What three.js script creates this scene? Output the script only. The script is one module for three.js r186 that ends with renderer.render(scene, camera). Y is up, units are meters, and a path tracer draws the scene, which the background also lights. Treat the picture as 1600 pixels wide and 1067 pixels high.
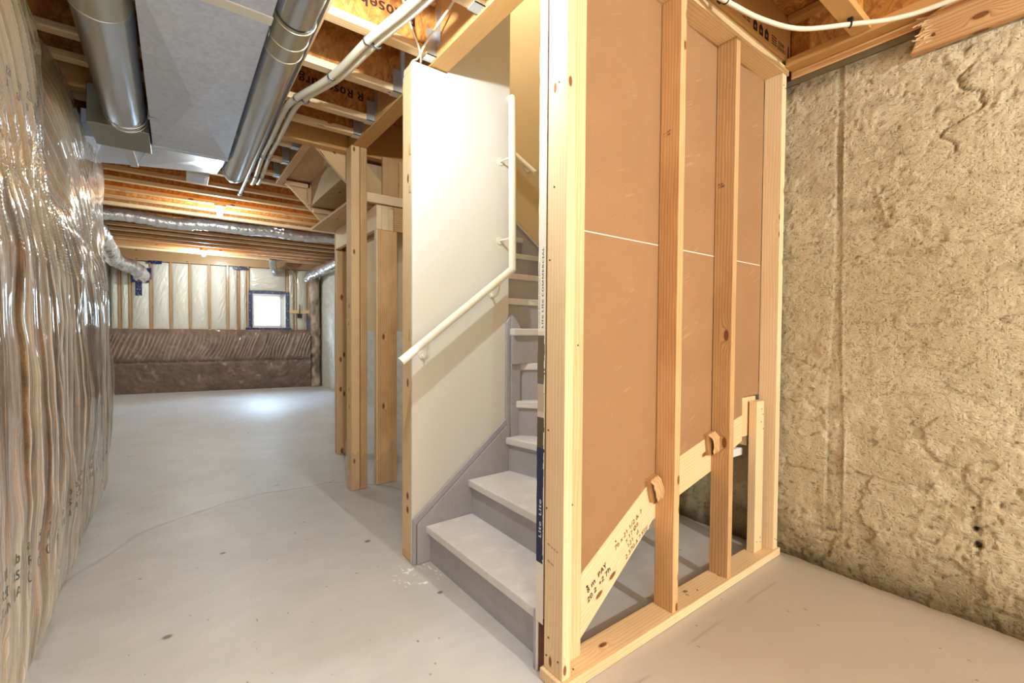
import * as THREE from 'three';
import { RoundedBoxGeometry } from 'three/addons/geometries/RoundedBoxGeometry.js';
import { mergeGeometries } from 'three/addons/utils/BufferGeometryUtils.js';

// ---------------------------------------------------------------- camera, sky, lamps, exposure
const scene = new THREE.Scene();
const camera = new THREE.PerspectiveCamera(74.44, 1600 / 1067, 0.05, 100);
camera.rotation.order = 'YXZ';
camera.position.set(0, 1.25, 0);
camera.rotation.set(-0.02318, -0.64284, 0.00688);
const renderer = new THREE.WebGLRenderer({ antialias: true });
renderer.toneMapping = THREE.LinearToneMapping;
renderer.toneMappingExposure = 1.19;
renderer.shadowMap.enabled = true;
scene.background = new THREE.Color(0.54, 0.77, 1.0);
scene.backgroundIntensity = 130;
// ceiling lamps: [x, z, candela, drop of the bulb below the joists]
const LAMPS = [
  [0.42, -9.83, 4.2], [0.42, -6.18, 3.2], [0.55, -1.54, 4.7], [1.35, 3.7, 40], [-0.3, 1.6, 4], [1.75, -2.9, 4.8],  // last two are unseen bulbs added to brighten the room and stairwell
];
const LAMP_COLOR = new THREE.Color(0.92, 1.0, 0.99);

// ---------------------------------------------------------------- helpers
function rng(seed) { let s = seed >>> 0; return () => { s = (s + 0x6D2B79F5) | 0; let t = Math.imul(s ^ (s >>> 15), 1 | s); t = (t + Math.imul(t ^ (t >>> 7), 61 | t)) ^ t; return ((t ^ (t >>> 14)) >>> 0) / 4294967296; }; }
const R0 = rng(7);
const PERM = new Float32Array(65536); { const r = rng(99); for (let i = 0; i < 65536; i++) PERM[i] = r(); }
const hsh = (x, y) => PERM[((x * 73) ^ (y * 157 + (x << 7))) & 65535];
function vn(x, y) {
  const ix = Math.floor(x), iy = Math.floor(y), fx = x - ix, fy = y - iy, u = fx * fx * (3 - 2 * fx), v = fy * fy * (3 - 2 * fy);
  const a = hsh(ix, iy), b = hsh(ix + 1, iy), c = hsh(ix, iy + 1), d = hsh(ix + 1, iy + 1);
  return a + (b - a) * u + (c - a) * v + (a - b - c + d) * u * v;
}
function fbm(x, y, o = 4) { let s = 0, a = 0.5, n = 0; for (let i = 0; i < o; i++) { s += a * vn(x, y); n += a; x = x * 2.03 + 17.1; y = y * 2.03 + 5.7; a *= 0.5; } return s / n; }
const clamp = (x, a = 0, b = 1) => Math.min(b, Math.max(a, x));
const ss = (a, b, x) => { const t = clamp((x - a) / (b - a)); return t * t * (3 - 2 * t); };
const lerp = (a, b, t) => a + (b - a) * t;
const mix3 = (a, b, t) => [lerp(a[0], b[0], t), lerp(a[1], b[1], t), lerp(a[2], b[2], t)];
const lin = (c) => { c /= 255; return c <= 0.04045 ? c / 12.92 : Math.pow((c + 0.055) / 1.055, 2.4); };
const lin3 = (c) => c.map(lin);

function dataTex(w, h, fn, srgb = true, wrap = THREE.RepeatWrapping) {
  const d = new Uint8Array(w * h * 4);
  for (let y = 0; y < h; y++) for (let x = 0; x < w; x++) {
    const c = fn(x, y), i = (y * w + x) * 4;
    d[i] = clamp(c[0], 0, 255); d[i + 1] = clamp(c[1], 0, 255); d[i + 2] = clamp(c[2], 0, 255); d[i + 3] = 255;
  }
  const t = new THREE.DataTexture(d, w, h); t.magFilter = THREE.LinearFilter; t.minFilter = THREE.LinearMipmapLinearFilter; t.generateMipmaps = true;
  t.wrapS = t.wrapT = wrap; if (srgb) t.colorSpace = THREE.SRGBColorSpace; t.needsUpdate = true; return t;
}
function canvasTex(w, h, draw, wrap = THREE.ClampToEdgeWrapping) {
  const c = document.createElement('canvas'); c.width = w; c.height = h; draw(c.getContext('2d'), w, h);
  const t = new THREE.CanvasTexture(c); t.colorSpace = THREE.SRGBColorSpace; t.wrapS = t.wrapT = wrap; t.magFilter = THREE.LinearFilter; return t;
}
const std = (o) => new THREE.MeshStandardMaterial(o);
const phys = (o) => new THREE.MeshPhysicalMaterial(o);

// names, things, parts
const used = {};
function numbered(n) { used[n] = (used[n] ?? -1) + 1; return used[n] ? n + '_' + String(used[n]).padStart(3, '0') : n; }
function thing(name, label, category, base = [0, 0, 0], o = {}) {
  const g = new THREE.Group(); g.name = numbered(name); g.position.set(...base); scene.add(g);
  if (label) g.userData.label = label; if (category) g.userData.category = category;
  g.userData.kind = o.kind ?? 'thing'; if (o.group) g.userData.group = o.group;
  g.userData.base = base; return g;
}
function shadow(m) { m.castShadow = m.receiveShadow = true; return m; }
// part of a thing: the geometry comes in world coordinates and is moved to the thing's base
function part(parent, name, geo, m, label) {
  let root = parent; while (root.parent && root.parent !== scene) root = root.parent;
  const b = root.userData.base ?? [0, 0, 0]; geo.translate(-b[0], -b[1], -b[2]);
  const k = (parent.userData.counts ??= {}); k[name] = (k[name] ?? -1) + 1;
  const me = shadow(new THREE.Mesh(geo, m)); me.name = name + (k[name] ? '_' + String(k[name]).padStart(3, '0') : '');
  if (label) me.userData.label = label; parent.add(me); return me;
}
function single(name, label, category, geo, m, o = {}) {   // a thing that is one mesh, pivot at its lowest middle
  geo.computeBoundingBox(); const bb = geo.boundingBox, b = [(bb.min.x + bb.max.x) / 2, bb.min.y, (bb.min.z + bb.max.z) / 2];
  geo.translate(-b[0], -b[1], -b[2]);
  const me = shadow(new THREE.Mesh(geo, m)); me.name = numbered(name); me.position.set(...b); scene.add(me);
  if (label) me.userData.label = label; if (category) me.userData.category = category; me.userData.kind = o.kind ?? 'thing'; if (o.group) me.userData.group = o.group; return me;
}
function struct(name, geo, m) { return single(name, null, null, geo, m, { kind: 'structure' }); }

// wood uv: u across the grain (0.3 m), v along it (1.2 m)
const SA = 0.3, SL = 1.2;
function woodUV(geo, axis = 'x', ang = 0) {
  const p = geo.attributes.position, n = geo.attributes.normal, uv = new Float32Array(p.count * 2), a = R0() * 2, l = R0() * 3, ca = Math.cos(ang), sa = Math.sin(ang);
  for (let i = 0; i < p.count; i++) {
    let P = [p.getX(i), p.getY(i), p.getZ(i)]; const N = [Math.abs(n.getX(i)), Math.abs(n.getY(i)), Math.abs(n.getZ(i))];
    if (ang) P = [P[0] * ca + P[1] * sa, -P[0] * sa + P[1] * ca, P[2]];
    const L = { x: 0, y: 1, z: 2 }[axis]; let dom = N.indexOf(Math.max(...N));
    let al, ac;
    if (dom === L) { const [i1, i2] = [0, 1, 2].filter((k) => k !== L); al = P[i1] * 0.2; ac = P[i2]; }
    else { al = P[L]; ac = P[3 - L - dom]; if (dom !== 2) ac += 0.13; }
    uv[i * 2] = ac / SA + a; uv[i * 2 + 1] = al / SL + l;
  }
  geo.setAttribute('uv', new THREE.BufferAttribute(uv, 2)); return geo;
}
function bx(x0, x1, y0, y1, z0, z1, r = 0.002) {
  const w = x1 - x0, h = y1 - y0, d = z1 - z0;
  const g = r ? new RoundedBoxGeometry(w, h, d, 1, Math.min(r, w / 3, h / 3, d / 3)) : new THREE.BoxGeometry(w, h, d);
  g.translate((x0 + x1) / 2, (y0 + y1) / 2, (z0 + z1) / 2); return g;
}
const board = (x0, x1, y0, y1, z0, z1, axis, r = 0.002) => woodUV(bx(x0, x1, y0, y1, z0, z1, r), axis);
function boxUV(geo, s = 1) {   // plain metric uv by dominant normal
  if (geo.index) geo = geo.toNonIndexed();
  const p = geo.attributes.position, n = geo.attributes.normal, uv = new Float32Array(p.count * 2);
  for (let i = 0; i < p.count; i++) {
    const N = [Math.abs(n.getX(i)), Math.abs(n.getY(i)), Math.abs(n.getZ(i))], d = N.indexOf(Math.max(...N));
    const P = [p.getX(i), p.getY(i), p.getZ(i)]; const [a, b] = d === 0 ? [P[2], P[1]] : d === 1 ? [P[0], P[2]] : [P[0], P[1]];
    uv[i * 2] = a / s; uv[i * 2 + 1] = b / s;
  }
  geo.setAttribute('uv', new THREE.BufferAttribute(uv, 2)); return geo;
}
// extruded outline in the x-y plane, z0..z1
function slab(pts, z0, z1, bev = 0.0015) {
  const s = new THREE.Shape(pts.map((p) => new THREE.Vector2(...p)));
  const g = new THREE.ExtrudeGeometry(s, { depth: z1 - z0 - 2 * bev, bevelEnabled: bev > 0, bevelThickness: bev, bevelSize: bev, bevelOffset: -bev, bevelSegments: 1 });
  g.translate(0, 0, z0 + bev); return g;
}
// outline in the x-z plane, y0..y1
function flat(pts, y0, y1, bev = 0.004) {
  const s = new THREE.Shape(pts.map((p) => new THREE.Vector2(p[0], -p[1])));
  const g = new THREE.ExtrudeGeometry(s, { depth: y1 - y0 - 2 * bev, bevelEnabled: bev > 0, bevelThickness: bev, bevelSize: bev, bevelOffset: -bev, bevelSegments: 2 });
  g.rotateX(-Math.PI / 2); g.translate(0, y0 + bev, 0); return g;
}
const V = (a) => new THREE.Vector3(...a);
function tube(pts, r, seg = 40, rad = 10, tension = 0.5) { return new THREE.TubeGeometry(new THREE.CatmullRomCurve3(pts.map(V), false, 'catmullrom', tension), seg, r, rad, false); }
function cyl(a, b, r0, r1 = r0, seg = 32, open = false) {
  const A = V(a), B = V(b), g = new THREE.CylinderGeometry(r1, r0, A.distanceTo(B), seg, 1, open), q = new THREE.Quaternion().setFromUnitVectors(new THREE.Vector3(0, 1, 0), B.clone().sub(A).normalize());
  g.applyQuaternion(q); g.translate((A.x + B.x) / 2, (A.y + B.y) / 2, (A.z + B.z) / 2); return g;
}
function grid(nu, nv, fn, hasColor = true) {
  const P = new Float32Array((nu + 1) * (nv + 1) * 3), C = hasColor ? new Float32Array(P.length) : null, UV = new Float32Array((nu + 1) * (nv + 1) * 2), I = new Uint32Array(nu * nv * 6);
  let k = 0;
  for (let j = 0; j <= nv; j++) for (let i = 0; i <= nu; i++) {
    const o = fn(i / nu, j / nv); P.set(o.p, k * 3); if (C) C.set(o.c, k * 3); UV[k * 2] = o.u ?? i / nu; UV[k * 2 + 1] = o.v ?? j / nv; k++;
  }
  k = 0;
  for (let j = 0; j < nv; j++) for (let i = 0; i < nu; i++) { const a = j * (nu + 1) + i, b = a + 1, c = a + nu + 1, d = c + 1; I[k++] = a; I[k++] = b; I[k++] = d; I[k++] = a; I[k++] = d; I[k++] = c; }
  const g = new THREE.BufferGeometry(); g.setAttribute('position', new THREE.BufferAttribute(P, 3)); if (C) g.setAttribute('color', new THREE.BufferAttribute(C, 3));
  g.setAttribute('uv', new THREE.BufferAttribute(UV, 2)); g.setIndex(new THREE.BufferAttribute(I, 1)); g.computeVertexNormals(); return g;
}
// tube with a wrinkled skin
function crumpled(pts, r, seg, rad, amp, freq, seed, closed = true) {
  const c = new THREE.CatmullRomCurve3(pts.map(V)), f = c.computeFrenetFrames(seg, false), L = c.getLength();
  const g = grid(rad, seg, (u, v) => {
    const i = Math.round(v * seg), p = c.getPointAt(v), a = u * Math.PI * 2, s = v * L;
    const cu = Math.cos(a), su = Math.sin(a);
    const n = (vn(s * freq + seed, cu * 1.7 + 5 + seed) - 0.5) * 1.3 + (vn(s * freq * 2.7 + seed, su * 3 + 9) - 0.5) * 0.8 + Math.sin(s * freq * 3.1) * 0.25;
    const end = closed ? Math.min(1, Math.sqrt(Math.max(0, Math.min(v, 1 - v) * L / (r * 0.25)))) : 1;
    const R = r * (1 + amp * n) * (0.02 + 0.98 * end);
    const d = f.normals[i].clone().multiplyScalar(cu * R).addScaledVector(f.binormals[i], su * R).add(p);
    return { p: [d.x, d.y, d.z], u: u * 2 * Math.PI * r, v: s };
  }, false); return g;
}

// ---------------------------------------------------------------- materials
function woodTex(seed, light, dark, o = {}) {
  const W = 512, H = 1536, r = rng(seed), kn = []; const nk = o.knots ?? 4;
  for (let i = 0; i < nk; i++) kn.push([r() * SA, r() * SL, 0.004 + r() * 0.0065]);
  const ox = seed * 3.7, f = o.rings ?? 70, wob = o.wob ?? 2.2;
  const T = dataTex(W, H, (x, y) => {
    const a = x / W * SA, l = y / H * SL; let t = a * f + wob * vn(a * 7 + ox, l * 1.3 + ox) + 0.35 * vn(a * 40 + ox, l * 9), kd = 9;
    for (const k of kn) { const da = a - k[0], dl = (l - k[1]) * 0.42, d = Math.hypot(da, dl) / k[2]; if (d < 6) { t += 2.6 * Math.exp(-d * d * 0.18) * Math.sign(da || 1) * (da < 0 ? -1 : 1); kd = Math.min(kd, d); } }
    const ph = t - Math.floor(t), ring = Math.pow(ph, 2.2) * (1 - ss(0.9, 1, ph));
    const fine = vn(a * 900 + ox, l * 14), blot = fbm(a * 9 + ox, l * 3.2 + 3, 3), tone = vn(a * 5 + 40 + ox, l * 0.9);
    let m = (o.ring ?? 0.55) * ring + 0.22 * (fine - 0.5) + 0.5 * (blot - 0.5) * (o.blot ?? 1) + 0.35 * (tone - 0.5);
    let c = mix3(light, dark, clamp(m + 0.12, 0, 1.25));
    if (kd < 2.2) { const kk = 1 - ss(0.55, 1.9, kd); c = mix3(c, [112, 62, 24], kk * 0.85); if (kd < 1.15 && kd > 0.85) c = mix3(c, [70, 36, 14], 0.5); }
    return c;
  });
  T.wrapS = T.wrapT = THREE.MirroredRepeatWrapping; return T;
}
const T_PINE = [woodTex(1, [238, 212, 170], [210, 168, 116]), woodTex(2, [234, 204, 158], [202, 156, 104], { knots: 6 }), woodTex(3, [242, 218, 180], [216, 178, 130], { knots: 3, wob: 3.2 })];
const T_FIR = [woodTex(4, [230, 188, 136], [176, 122, 72], { knots: 5, blot: 1.6, wob: 3.4 }), woodTex(5, [218, 180, 130], [164, 118, 74], { knots: 4, ring: 0.7 })];
const T_LVL = woodTex(6, [222, 176, 112], [176, 124, 66], { knots: 0, rings: 220, wob: 1.0, ring: 0.6, blot: 0.5 });
const bumpWood = dataTex(256, 512, (x, y) => { const v = 128 + 60 * (vn(x * 0.9, y * 0.05) - 0.5) + 50 * (vn(x * 0.25, y * 0.02) - 0.5); return [v, v, v]; }, false);
const woodMat = (t, rough = 0.72, color = 0xffffff) => std({ map: t, roughness: rough, color, bumpMap: bumpWood, bumpScale: 0.0006 });
const M = {};
M.pine = T_PINE.map((t) => woodMat(t)); M.fir = T_FIR.map((t) => woodMat(t)); M.lvl = woodMat(T_LVL, 0.6);
let pk = 0; const pine = () => M.pine[pk++ % 3];
function strands(w, h, base, cols, n, seed, len = 60, wid = 9) {
  return canvasTex(w, h, (g) => {
    const r = rng(seed); g.fillStyle = base; g.fillRect(0, 0, w, h);
    for (let i = 0; i < n; i++) { const c = cols[Math.floor(r() * cols.length)]; g.save(); g.translate(r() * w, r() * h); g.rotate((r() - 0.5) * 2.4); g.globalAlpha = 0.25 + r() * 0.5; g.fillStyle = c; const L = len * (0.4 + r()), D = wid * (0.3 + r()); g.fillRect(-L / 2, -D / 2, L, D); g.restore(); }
  }, THREE.RepeatWrapping);
}
M.osb = std({ map: strands(1024, 1024, '#b67a35', ['#d39a4e', '#a2652a', '#c48840', '#8b5322', '#dca95f', '#b0712f'], 5200, 11), roughness: 0.75 });
M.web = std({ map: strands(1024, 512, '#b8752f', ['#c88a40', '#a4632a', '#bd7d38', '#955822', '#cf944a'], 2600, 12, 70, 12), roughness: 0.7 });
M.ply = std({ map: woodTex(8, [208, 176, 138], [176, 140, 102], { knots: 2, rings: 16, wob: 5, ring: 0.4 }), roughness: 0.8 });
M.paint = std({ color: new THREE.Color(0.71, 0.685, 0.64), roughness: 0.75 });
M.well = std({ color: new THREE.Color(0.74, 0.58, 0.34), roughness: 0.75 });
const railTex = dataTex(64, 256, (x, y) => { const n = 236 + 12 * (vn(x * 0.8, y * 0.1) - 0.5); return [n, n - 6, n - 22]; });
M.rail = std({ map: railTex, roughness: 0.35 });
M.grey = std({ map: dataTex(512, 512, (x, y) => { const n = fbm(x * 0.012, y * 0.012, 4), f = vn(x * 0.5, y * 0.06), s = 178 + 14 * (n - 0.5) + 8 * (f - 0.5); return [s * 0.97, s * 0.95, s * 0.985]; }), roughness: 0.5 });
M.tread = std({ map: dataTex(512, 512, (x, y) => { const n = fbm(x * 0.014 + 9, y * 0.014, 4), d = ss(0.6, 0.8, fbm(x * 0.02 + 50, y * 0.02 + 8, 3)), f = vn(x * 0.6, y * 0.6), s = 222 + 12 * (n - 0.5) + 8 * (f - 0.5) + 8 * d; return [s, s * 0.98, s * 0.98]; }), roughness: 0.6 });
M.kraft = std({ map: dataTex(512, 512, (x, y) => { const n = fbm(x * 0.01, y * 0.01, 4), f = vn(x * 0.35, y * 0.35), k = vn((x + y * 0.45) * 0.012, (y - x * 0.45) * 0.25); const w = ss(0.78, 0.95, k) * ss(0.5, 0.7, vn(x * 0.02 + 7, y * 0.02)) * 13; return [160 + 10 * (n - 0.5) + 5 * (f - 0.5) + w, 121 + 9 * (n - 0.5) + 5 * (f - 0.5) + w, 84 + 7 * (n - 0.5) + w]; }), roughness: 0.85 });
M.gyps = std({ color: new THREE.Color(0.82, 0.8, 0.74), roughness: 0.9 });
M.galv = std({ map: dataTex(512, 512, (x, y) => { const n = fbm(x * 0.05, y * 0.05, 3), s = vn(x * 0.16, y * 0.16), v = 228 + 14 * (n - 0.5) + 14 * (s - 0.5); return [v * 0.93, v * 0.99, v * 1.11]; }), metalness: 0.22, roughness: 0.36 });
M.pipe = std({ map: dataTex(256, 256, (x, y) => { const n = fbm(x * 0.04, y * 0.03, 3), v = 210 + 20 * (n - 0.5); return [v * 0.97, v * 0.99, v * 1.02]; }), metalness: 0.85, roughness: 0.24 });
M.olive = std({ color: new THREE.Color(0.55, 0.55, 0.46), metalness: 0.8, roughness: 0.3 });
M.hang = std({ color: new THREE.Color(0.62, 0.64, 0.66), metalness: 0.8, roughness: 0.42 });
M.darkboot = std({ color: new THREE.Color(0.3, 0.3, 0.25), metalness: 0.8, roughness: 0.3 });
M.foil = std({ color: new THREE.Color(0.74, 0.75, 0.8), metalness: 0.85, roughness: 0.22 });
M.black = std({ color: 0x17171a, roughness: 0.5 });
M.iron = std({ color: new THREE.Color(0.16, 0.15, 0.15), metalness: 0.6, roughness: 0.32 });
M.pex = std({ color: new THREE.Color(0.80, 0.74, 0.60), roughness: 0.4 });
M.white = std({ color: new THREE.Color(0.82, 0.82, 0.80), roughness: 0.4 });
M.cable = std({ color: new THREE.Color(0.85, 0.8, 0.66), roughness: 0.5 });
M.nail = std({ color: new THREE.Color(0.1, 0.08, 0.06), metalness: 0.5, roughness: 0.6 });
M.tape = std({ map: dataTex(256, 256, (x, y) => { const d = ss(0.76, 0.82, vn(x * 0.09, y * 0.09)), n = vn(x * 0.3, y * 0.3) * 10; return mix3([24 + n, 34 + n, 84 + n], [190, 190, 205], d * 0.8); }), roughness: 0.3 });
M.film = phys({ color: new THREE.Color(0.95, 0.93, 0.88), roughness: 0.12, transmission: 0.9, thickness: 0, ior: 1.2 });
const floorTex = dataTex(1024, 2048, (px, py) => {
  const x = -1.1 + px / 1024 * 3.95, z = -11.3 + py / 2048 * 12.6;
  const n = fbm(x * 1.1, z * 1.1, 4), m = fbm(x * 6 + 9, z * 6, 4), tr = vn(x * 9 + 3 * Math.sin(z * 1.3), z * 38 + 4 * Math.sin(x * 2.3));
  let v = 203 + 22 * (n - 0.5) + 13 * (m - 0.5) + 5 * (tr - 0.5);
  let c = [v * 1.0, v * 0.992, v * 0.985];
  // the edge of a later trowelled patch: an arc across the passage
  const wob = 0.12 * (fbm(x * 3, z * 3, 3) - 0.5), d = Math.hypot((x - 0.55) / 1.0, (z + 2.75) / 1.1) - 1.0 + wob * 1.6;
  if (z < -2.4) { const e = Math.exp(-Math.pow(d / 0.012, 2)) * (0.4 + 0.6 * vn(x * 7, z * 7)); c = mix3(c, [165, 152, 135], e * 0.75); }
  c = mix3(c, [c[0] * 0.97, c[1] * 0.958, c[2] * 0.94], ss(0.03, -0.1, d));
  // stains by the concrete wall and the framed wall
  const st = ss(0.55, 0.8, fbm(x * 2.2 + 31, z * 2.2, 4)) * ss(1.2, 2.0, x) * ss(-1.6, -1.0, z); c = mix3(c, [178, 162, 142], st * 0.35);
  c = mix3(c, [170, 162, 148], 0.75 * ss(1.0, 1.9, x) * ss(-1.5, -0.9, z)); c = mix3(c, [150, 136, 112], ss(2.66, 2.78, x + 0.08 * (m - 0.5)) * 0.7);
  // saw line beside the framed wall
  const j = Math.abs(z + 0.99 + 0.012 * (vn(x * 5, 2) - 0.5)); if (x > 1.1) c = mix3(c, [118, 100, 80], Math.exp(-Math.pow(j / 0.005, 2)) * ss(0.3, 0.7, vn(x * 4, 8)) * 0.3);
  // pits
  const pit = vn(x * 26, z * 26); if (pit > 0.985) c = mix3(c, [105, 92, 76], 0.7);
  const sp = vn(x * 70 + 11, z * 70); if (sp > 0.993) c = mix3(c, [120, 108, 95], 0.5);
  for (const [a, b, q] of [[-0.039, -2.273, 0.012], [0.2, -2.95, 0.01], [0.9, -2.62, 0.012], [1.0, -1.9, 0.009]]) { const e = Math.hypot((x - a) * 0.8, z - b); if (e < q * 1.6) c = mix3(c, [95, 82, 66], ss(q * 1.6, q * 0.6, e) * 0.85); }
  const dust = Math.hypot(x - 0.98, z + 2.12); if (dust < 0.13 && vn(x * 80, z * 80) > 0.86) c = [240, 238, 230];
  return c;
}, true, THREE.ClampToEdgeWrapping);
const cementBump = dataTex(512, 512, (x, y) => { const v = 120 + 70 * (fbm(x * 0.03, y * 0.03, 5) - 0.5) + 40 * (vn(x * 0.5, y * 0.5) - 0.5); return [v, v, v]; }, false);
cementBump.repeat.set(5, 14);
M.floor = std({ map: floorTex, roughness: 0.46, bumpMap: cementBump, bumpScale: 0.0012 });
function roughH(x, y) { const a = fbm(x * 0.03, y * 0.04, 5), w = fbm(x * 0.02 + 4, y * 0.02, 2), r = 1 - Math.abs(2 * fbm(x * 0.05 + 9 + 2 * w, y * 0.085, 3) - 1), p = ss(0.76, 0.93, vn(x * 0.13, y * 0.19)), q = ss(0.8, 0.95, vn(x * 0.07 + 40, y * 0.1)); return 128 + 110 * (a - 0.5) + 90 * (r - 0.7) - 62 * p - 60 * q + 26 * (vn(x * 0.5, y * 0.5) - 0.5); }
const roughBump = dataTex(1024, 1024, (x, y) => {
  const v = roughH(x, y); return [v, v, v];
}, false);
const roughTint = dataTex(1024, 1024, (x, y) => { const v = 252 - 42 * ss(112, 55, roughH(x, y)) + 14 * (vn(x * 0.3, y * 0.3) - 0.5); return [v, v * 0.985, v * 0.955]; });
M.rough = std({ vertexColors: true, map: roughTint, roughness: 0.95, bumpMap: roughBump, bumpScale: 0.0065 });
M.concrete = std({ map: dataTex(512, 512, (x, y) => { const n = fbm(x * 0.012, y * 0.02, 4), m = fbm(x * 0.1, y * 0.1, 3), v = 205 + 30 * (n - 0.5) + 20 * (m - 0.5); return [v, v * 0.985, v * 0.93]; }), roughness: 0.9, bumpMap: cementBump, bumpScale: 0.003 });
function decal(w, h, px, py, draw) { return std({ map: canvasTex(px, py, draw), transparent: true, roughness: 0.8, polygonOffset: true, polygonOffsetFactor: -1 }); }

// ---------------------------------------------------------------- setting
const XR = 2.75, XL = -1.0, YS = 2.98;
{ // floor
  const g = boxUV(bx(-1.3, 3.1, -0.15, 0, -11.6, 5.4, 0)); const p = g.attributes.position, uv = g.attributes.uv;
  for (let i = 0; i < p.count; i++) uv.setXY(i, (p.getX(i) + 1.1) / 3.95, (p.getZ(i) + 11.3) / 12.6);
  struct('floor', g, M.floor);
}
{ // subfloor panels overhead, with the stair opening left out
  const c = thing('ceiling', null, null, [0, 0, 0], { kind: 'structure' });
  const P = (a, b, z0, z1) => part(c, 'subfloor_panel', boxUV(bx(a, b, YS, YS + 0.018, z0, z1, 0), 1.2), M.osb);
  for (const [z0, z1] of [[-11.6, -9.36], [-9.355, -6.92], [-6.915, -5.02]]) { P(-1.3, 1.198, z0, z1); P(1.202, 3.1, z0, z1); }
  P(-1.3, 1.203, -5.015, -2.58); P(-1.3, 1.203, -2.575, -0.12); P(-1.3, 1.203, -0.115, 5.4); P(1.207, 1.618, -5.015, -2.23); P(2.563, 3.1, -5.015, -1.21); P(1.207, 3.1, -1.205, 1.3); P(1.207, 3.1, 1.305, 5.4);
}
{ // concrete wall beside the framed wall
  const w = thing('wall_right', null, null, [XR, 0, 0], { kind: 'structure' });
  const tan = lin3([188, 178, 150]), pale = lin3([216, 208, 186]), dark = lin3([126, 114, 88]), greyc = lin3([182, 172, 150]), dirtAndShade = lin3([84, 70, 48]);
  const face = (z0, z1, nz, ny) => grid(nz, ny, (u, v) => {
    const z = lerp(z0, z1, u), y = v * 2.645; let h = 0;
    const big = fbm(z * 1.4 + 3, y * 1.1, 3), med = fbm(z * 7, y * 6 + 4, 4), r1 = 1 - Math.abs(2 * fbm(z * 9 + 2 * med, y * 13 + 20, 3) - 1), pit = vn(z * 46, y * 60), fine = vn(z * 90, y * 90);
    const rough = ss(0.42, 0.62, fbm(z * 1.3 + 12, y * 1.5 + 2, 3)) * 0.6 + 0.5 + 0.4 * ss(0.7, 0.1, y);
    h += 0.014 * (big - 0.5) + 0.010 * (med - 0.5) * rough + 0.012 * (r1 - 0.75) * rough * (r1 > 0.5 ? 1 : 0.4) + 0.0022 * (fine - 0.5);
    const p2 = ss(0.78, 0.92, pit); h -= 0.005 * p2 * rough;
    // skin that has flaked off in plates
    const pl = fbm(z * 5 + 70, y * 6.5 + 3, 4), plate = ss(0.575, 0.595, pl), edge = Math.exp(-Math.pow((pl - 0.583) / 0.012, 2)); h -= 0.006 * plate * ss(1.9, 0.4, y);
    const pale2 = ss(0.6, 0.615, fbm(z * 6.3 + 11, y * 7.7 + 31, 4)) * ss(1.15, 0.75, y) * ss(0.15, 0.3, y);
    // seam between form panels
    const zs = -0.85 + 0.006 * (vn(y * 3, 4) - 0.5) + 0.012 * (1 - y / 2.6), wd = 0.012 + 0.024 * ss(1.6, 0.7, y), d = z - zs;
    const inb = ss(wd, wd - 0.006, Math.abs(d + 0.012)), l1 = Math.exp(-Math.pow((d - wd + 0.012) / 0.004, 2)), l2 = Math.exp(-Math.pow((d + wd + 0.012) / 0.005, 2)), on = ss(0.12, 0.3, y) * (0.35 + 0.65 * vn(y * 5, 9));
    h += on * (-0.006 * inb + 0.006 * l1 - 0.008 * l2 + inb * 0.006 * (vn(y * 45, 3) - 0.5) * ss(1.3, 0.7, y));
    for (const ky of [0.78, 1.42, 1.9, 0.3]) { const q = Math.hypot((d + 0.0) / 0.03, (y - ky) / 0.03); h += 0.008 * Math.exp(-q * q) * (vn(z * 80, y * 80) - 0.3); }
    // long cracks high on the wall
    const cz = -0.36 + 0.2 * (fbm(y * 8, 7, 4) - 0.5) + 0.05 * Math.sin(y * 5 + 0.6), cr = Math.exp(-Math.pow((z - cz) / (0.0035 + 0.004 * vn(y * 14, 2)), 2)) * ss(0.2, 0.45, vn(y * 9, 6)) * ss(1.9, 2.0, y) * ss(2.55, 2.4, y); h -= 0.012 * cr;
    let c = mix3(tan, pale, clamp(0.55 * (med - 0.35) + 0.5 * (big - 0.4) + 0.35 * ss(1.2, 2.5, y) + 0.5 * ss(-0.45, 0, z)));
    c = mix3(c, dark, clamp(0.4 * p2 * rough + 0.3 * ss(0.62, 0.35, r1) * rough + 0.45 * edge + 0.75 * cr));
    c = mix3(c, greyc, ss(0.5, 0.62, fbm(z * 2.4 + 3, y * 2.2 + 9, 3)) * ss(-0.75, -0.98, z) * ss(1.5, 2.0, y) * 0.8);
    c = mix3(c, pale, pale2 * 0.75);
    c = mix3(c, dark, on * clamp(0.6 * l2 + 0.22 * inb));
    const lowd = ss(0.34, 0.02, y + 0.16 * (fbm(z * 6, y * 9 + 5, 3) - 0.5)); c = mix3(c, dark, lowd * 0.75); c = mix3(c, dirtAndShade, ss(0.1, 0.0, y + 0.08 * (med - 0.5)) * 0.8);
    for (const [a, b, q] of [[-0.335, 0.41, 0.011], [-0.325, 0.345, 0.017], [-0.345, 0.50, 0.007]]) { const e = Math.hypot((z - a) * 1.2, y - b) / q; if (e < 1.3) { c = mix3(c, lin3([40, 30, 20]), ss(1.3, 0.7, e)); h -= 0.012 * ss(1.3, 0.6, e); } }
    c = mix3(c, dirtAndShade, ss(2.52, 2.6, y + 0.05 * (med - 0.5)) * 0.55);  // shadow along the wall top, painted in as a dark band
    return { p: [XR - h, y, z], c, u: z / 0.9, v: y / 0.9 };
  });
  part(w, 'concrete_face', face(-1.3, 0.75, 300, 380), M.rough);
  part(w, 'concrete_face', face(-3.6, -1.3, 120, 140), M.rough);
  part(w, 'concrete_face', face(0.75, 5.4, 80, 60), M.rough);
  part(w, 'concrete_core', bx(XR + 0.06, XR + 0.3, 0, 2.645, -3.6, 5.4, 0), M.concrete);
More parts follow.
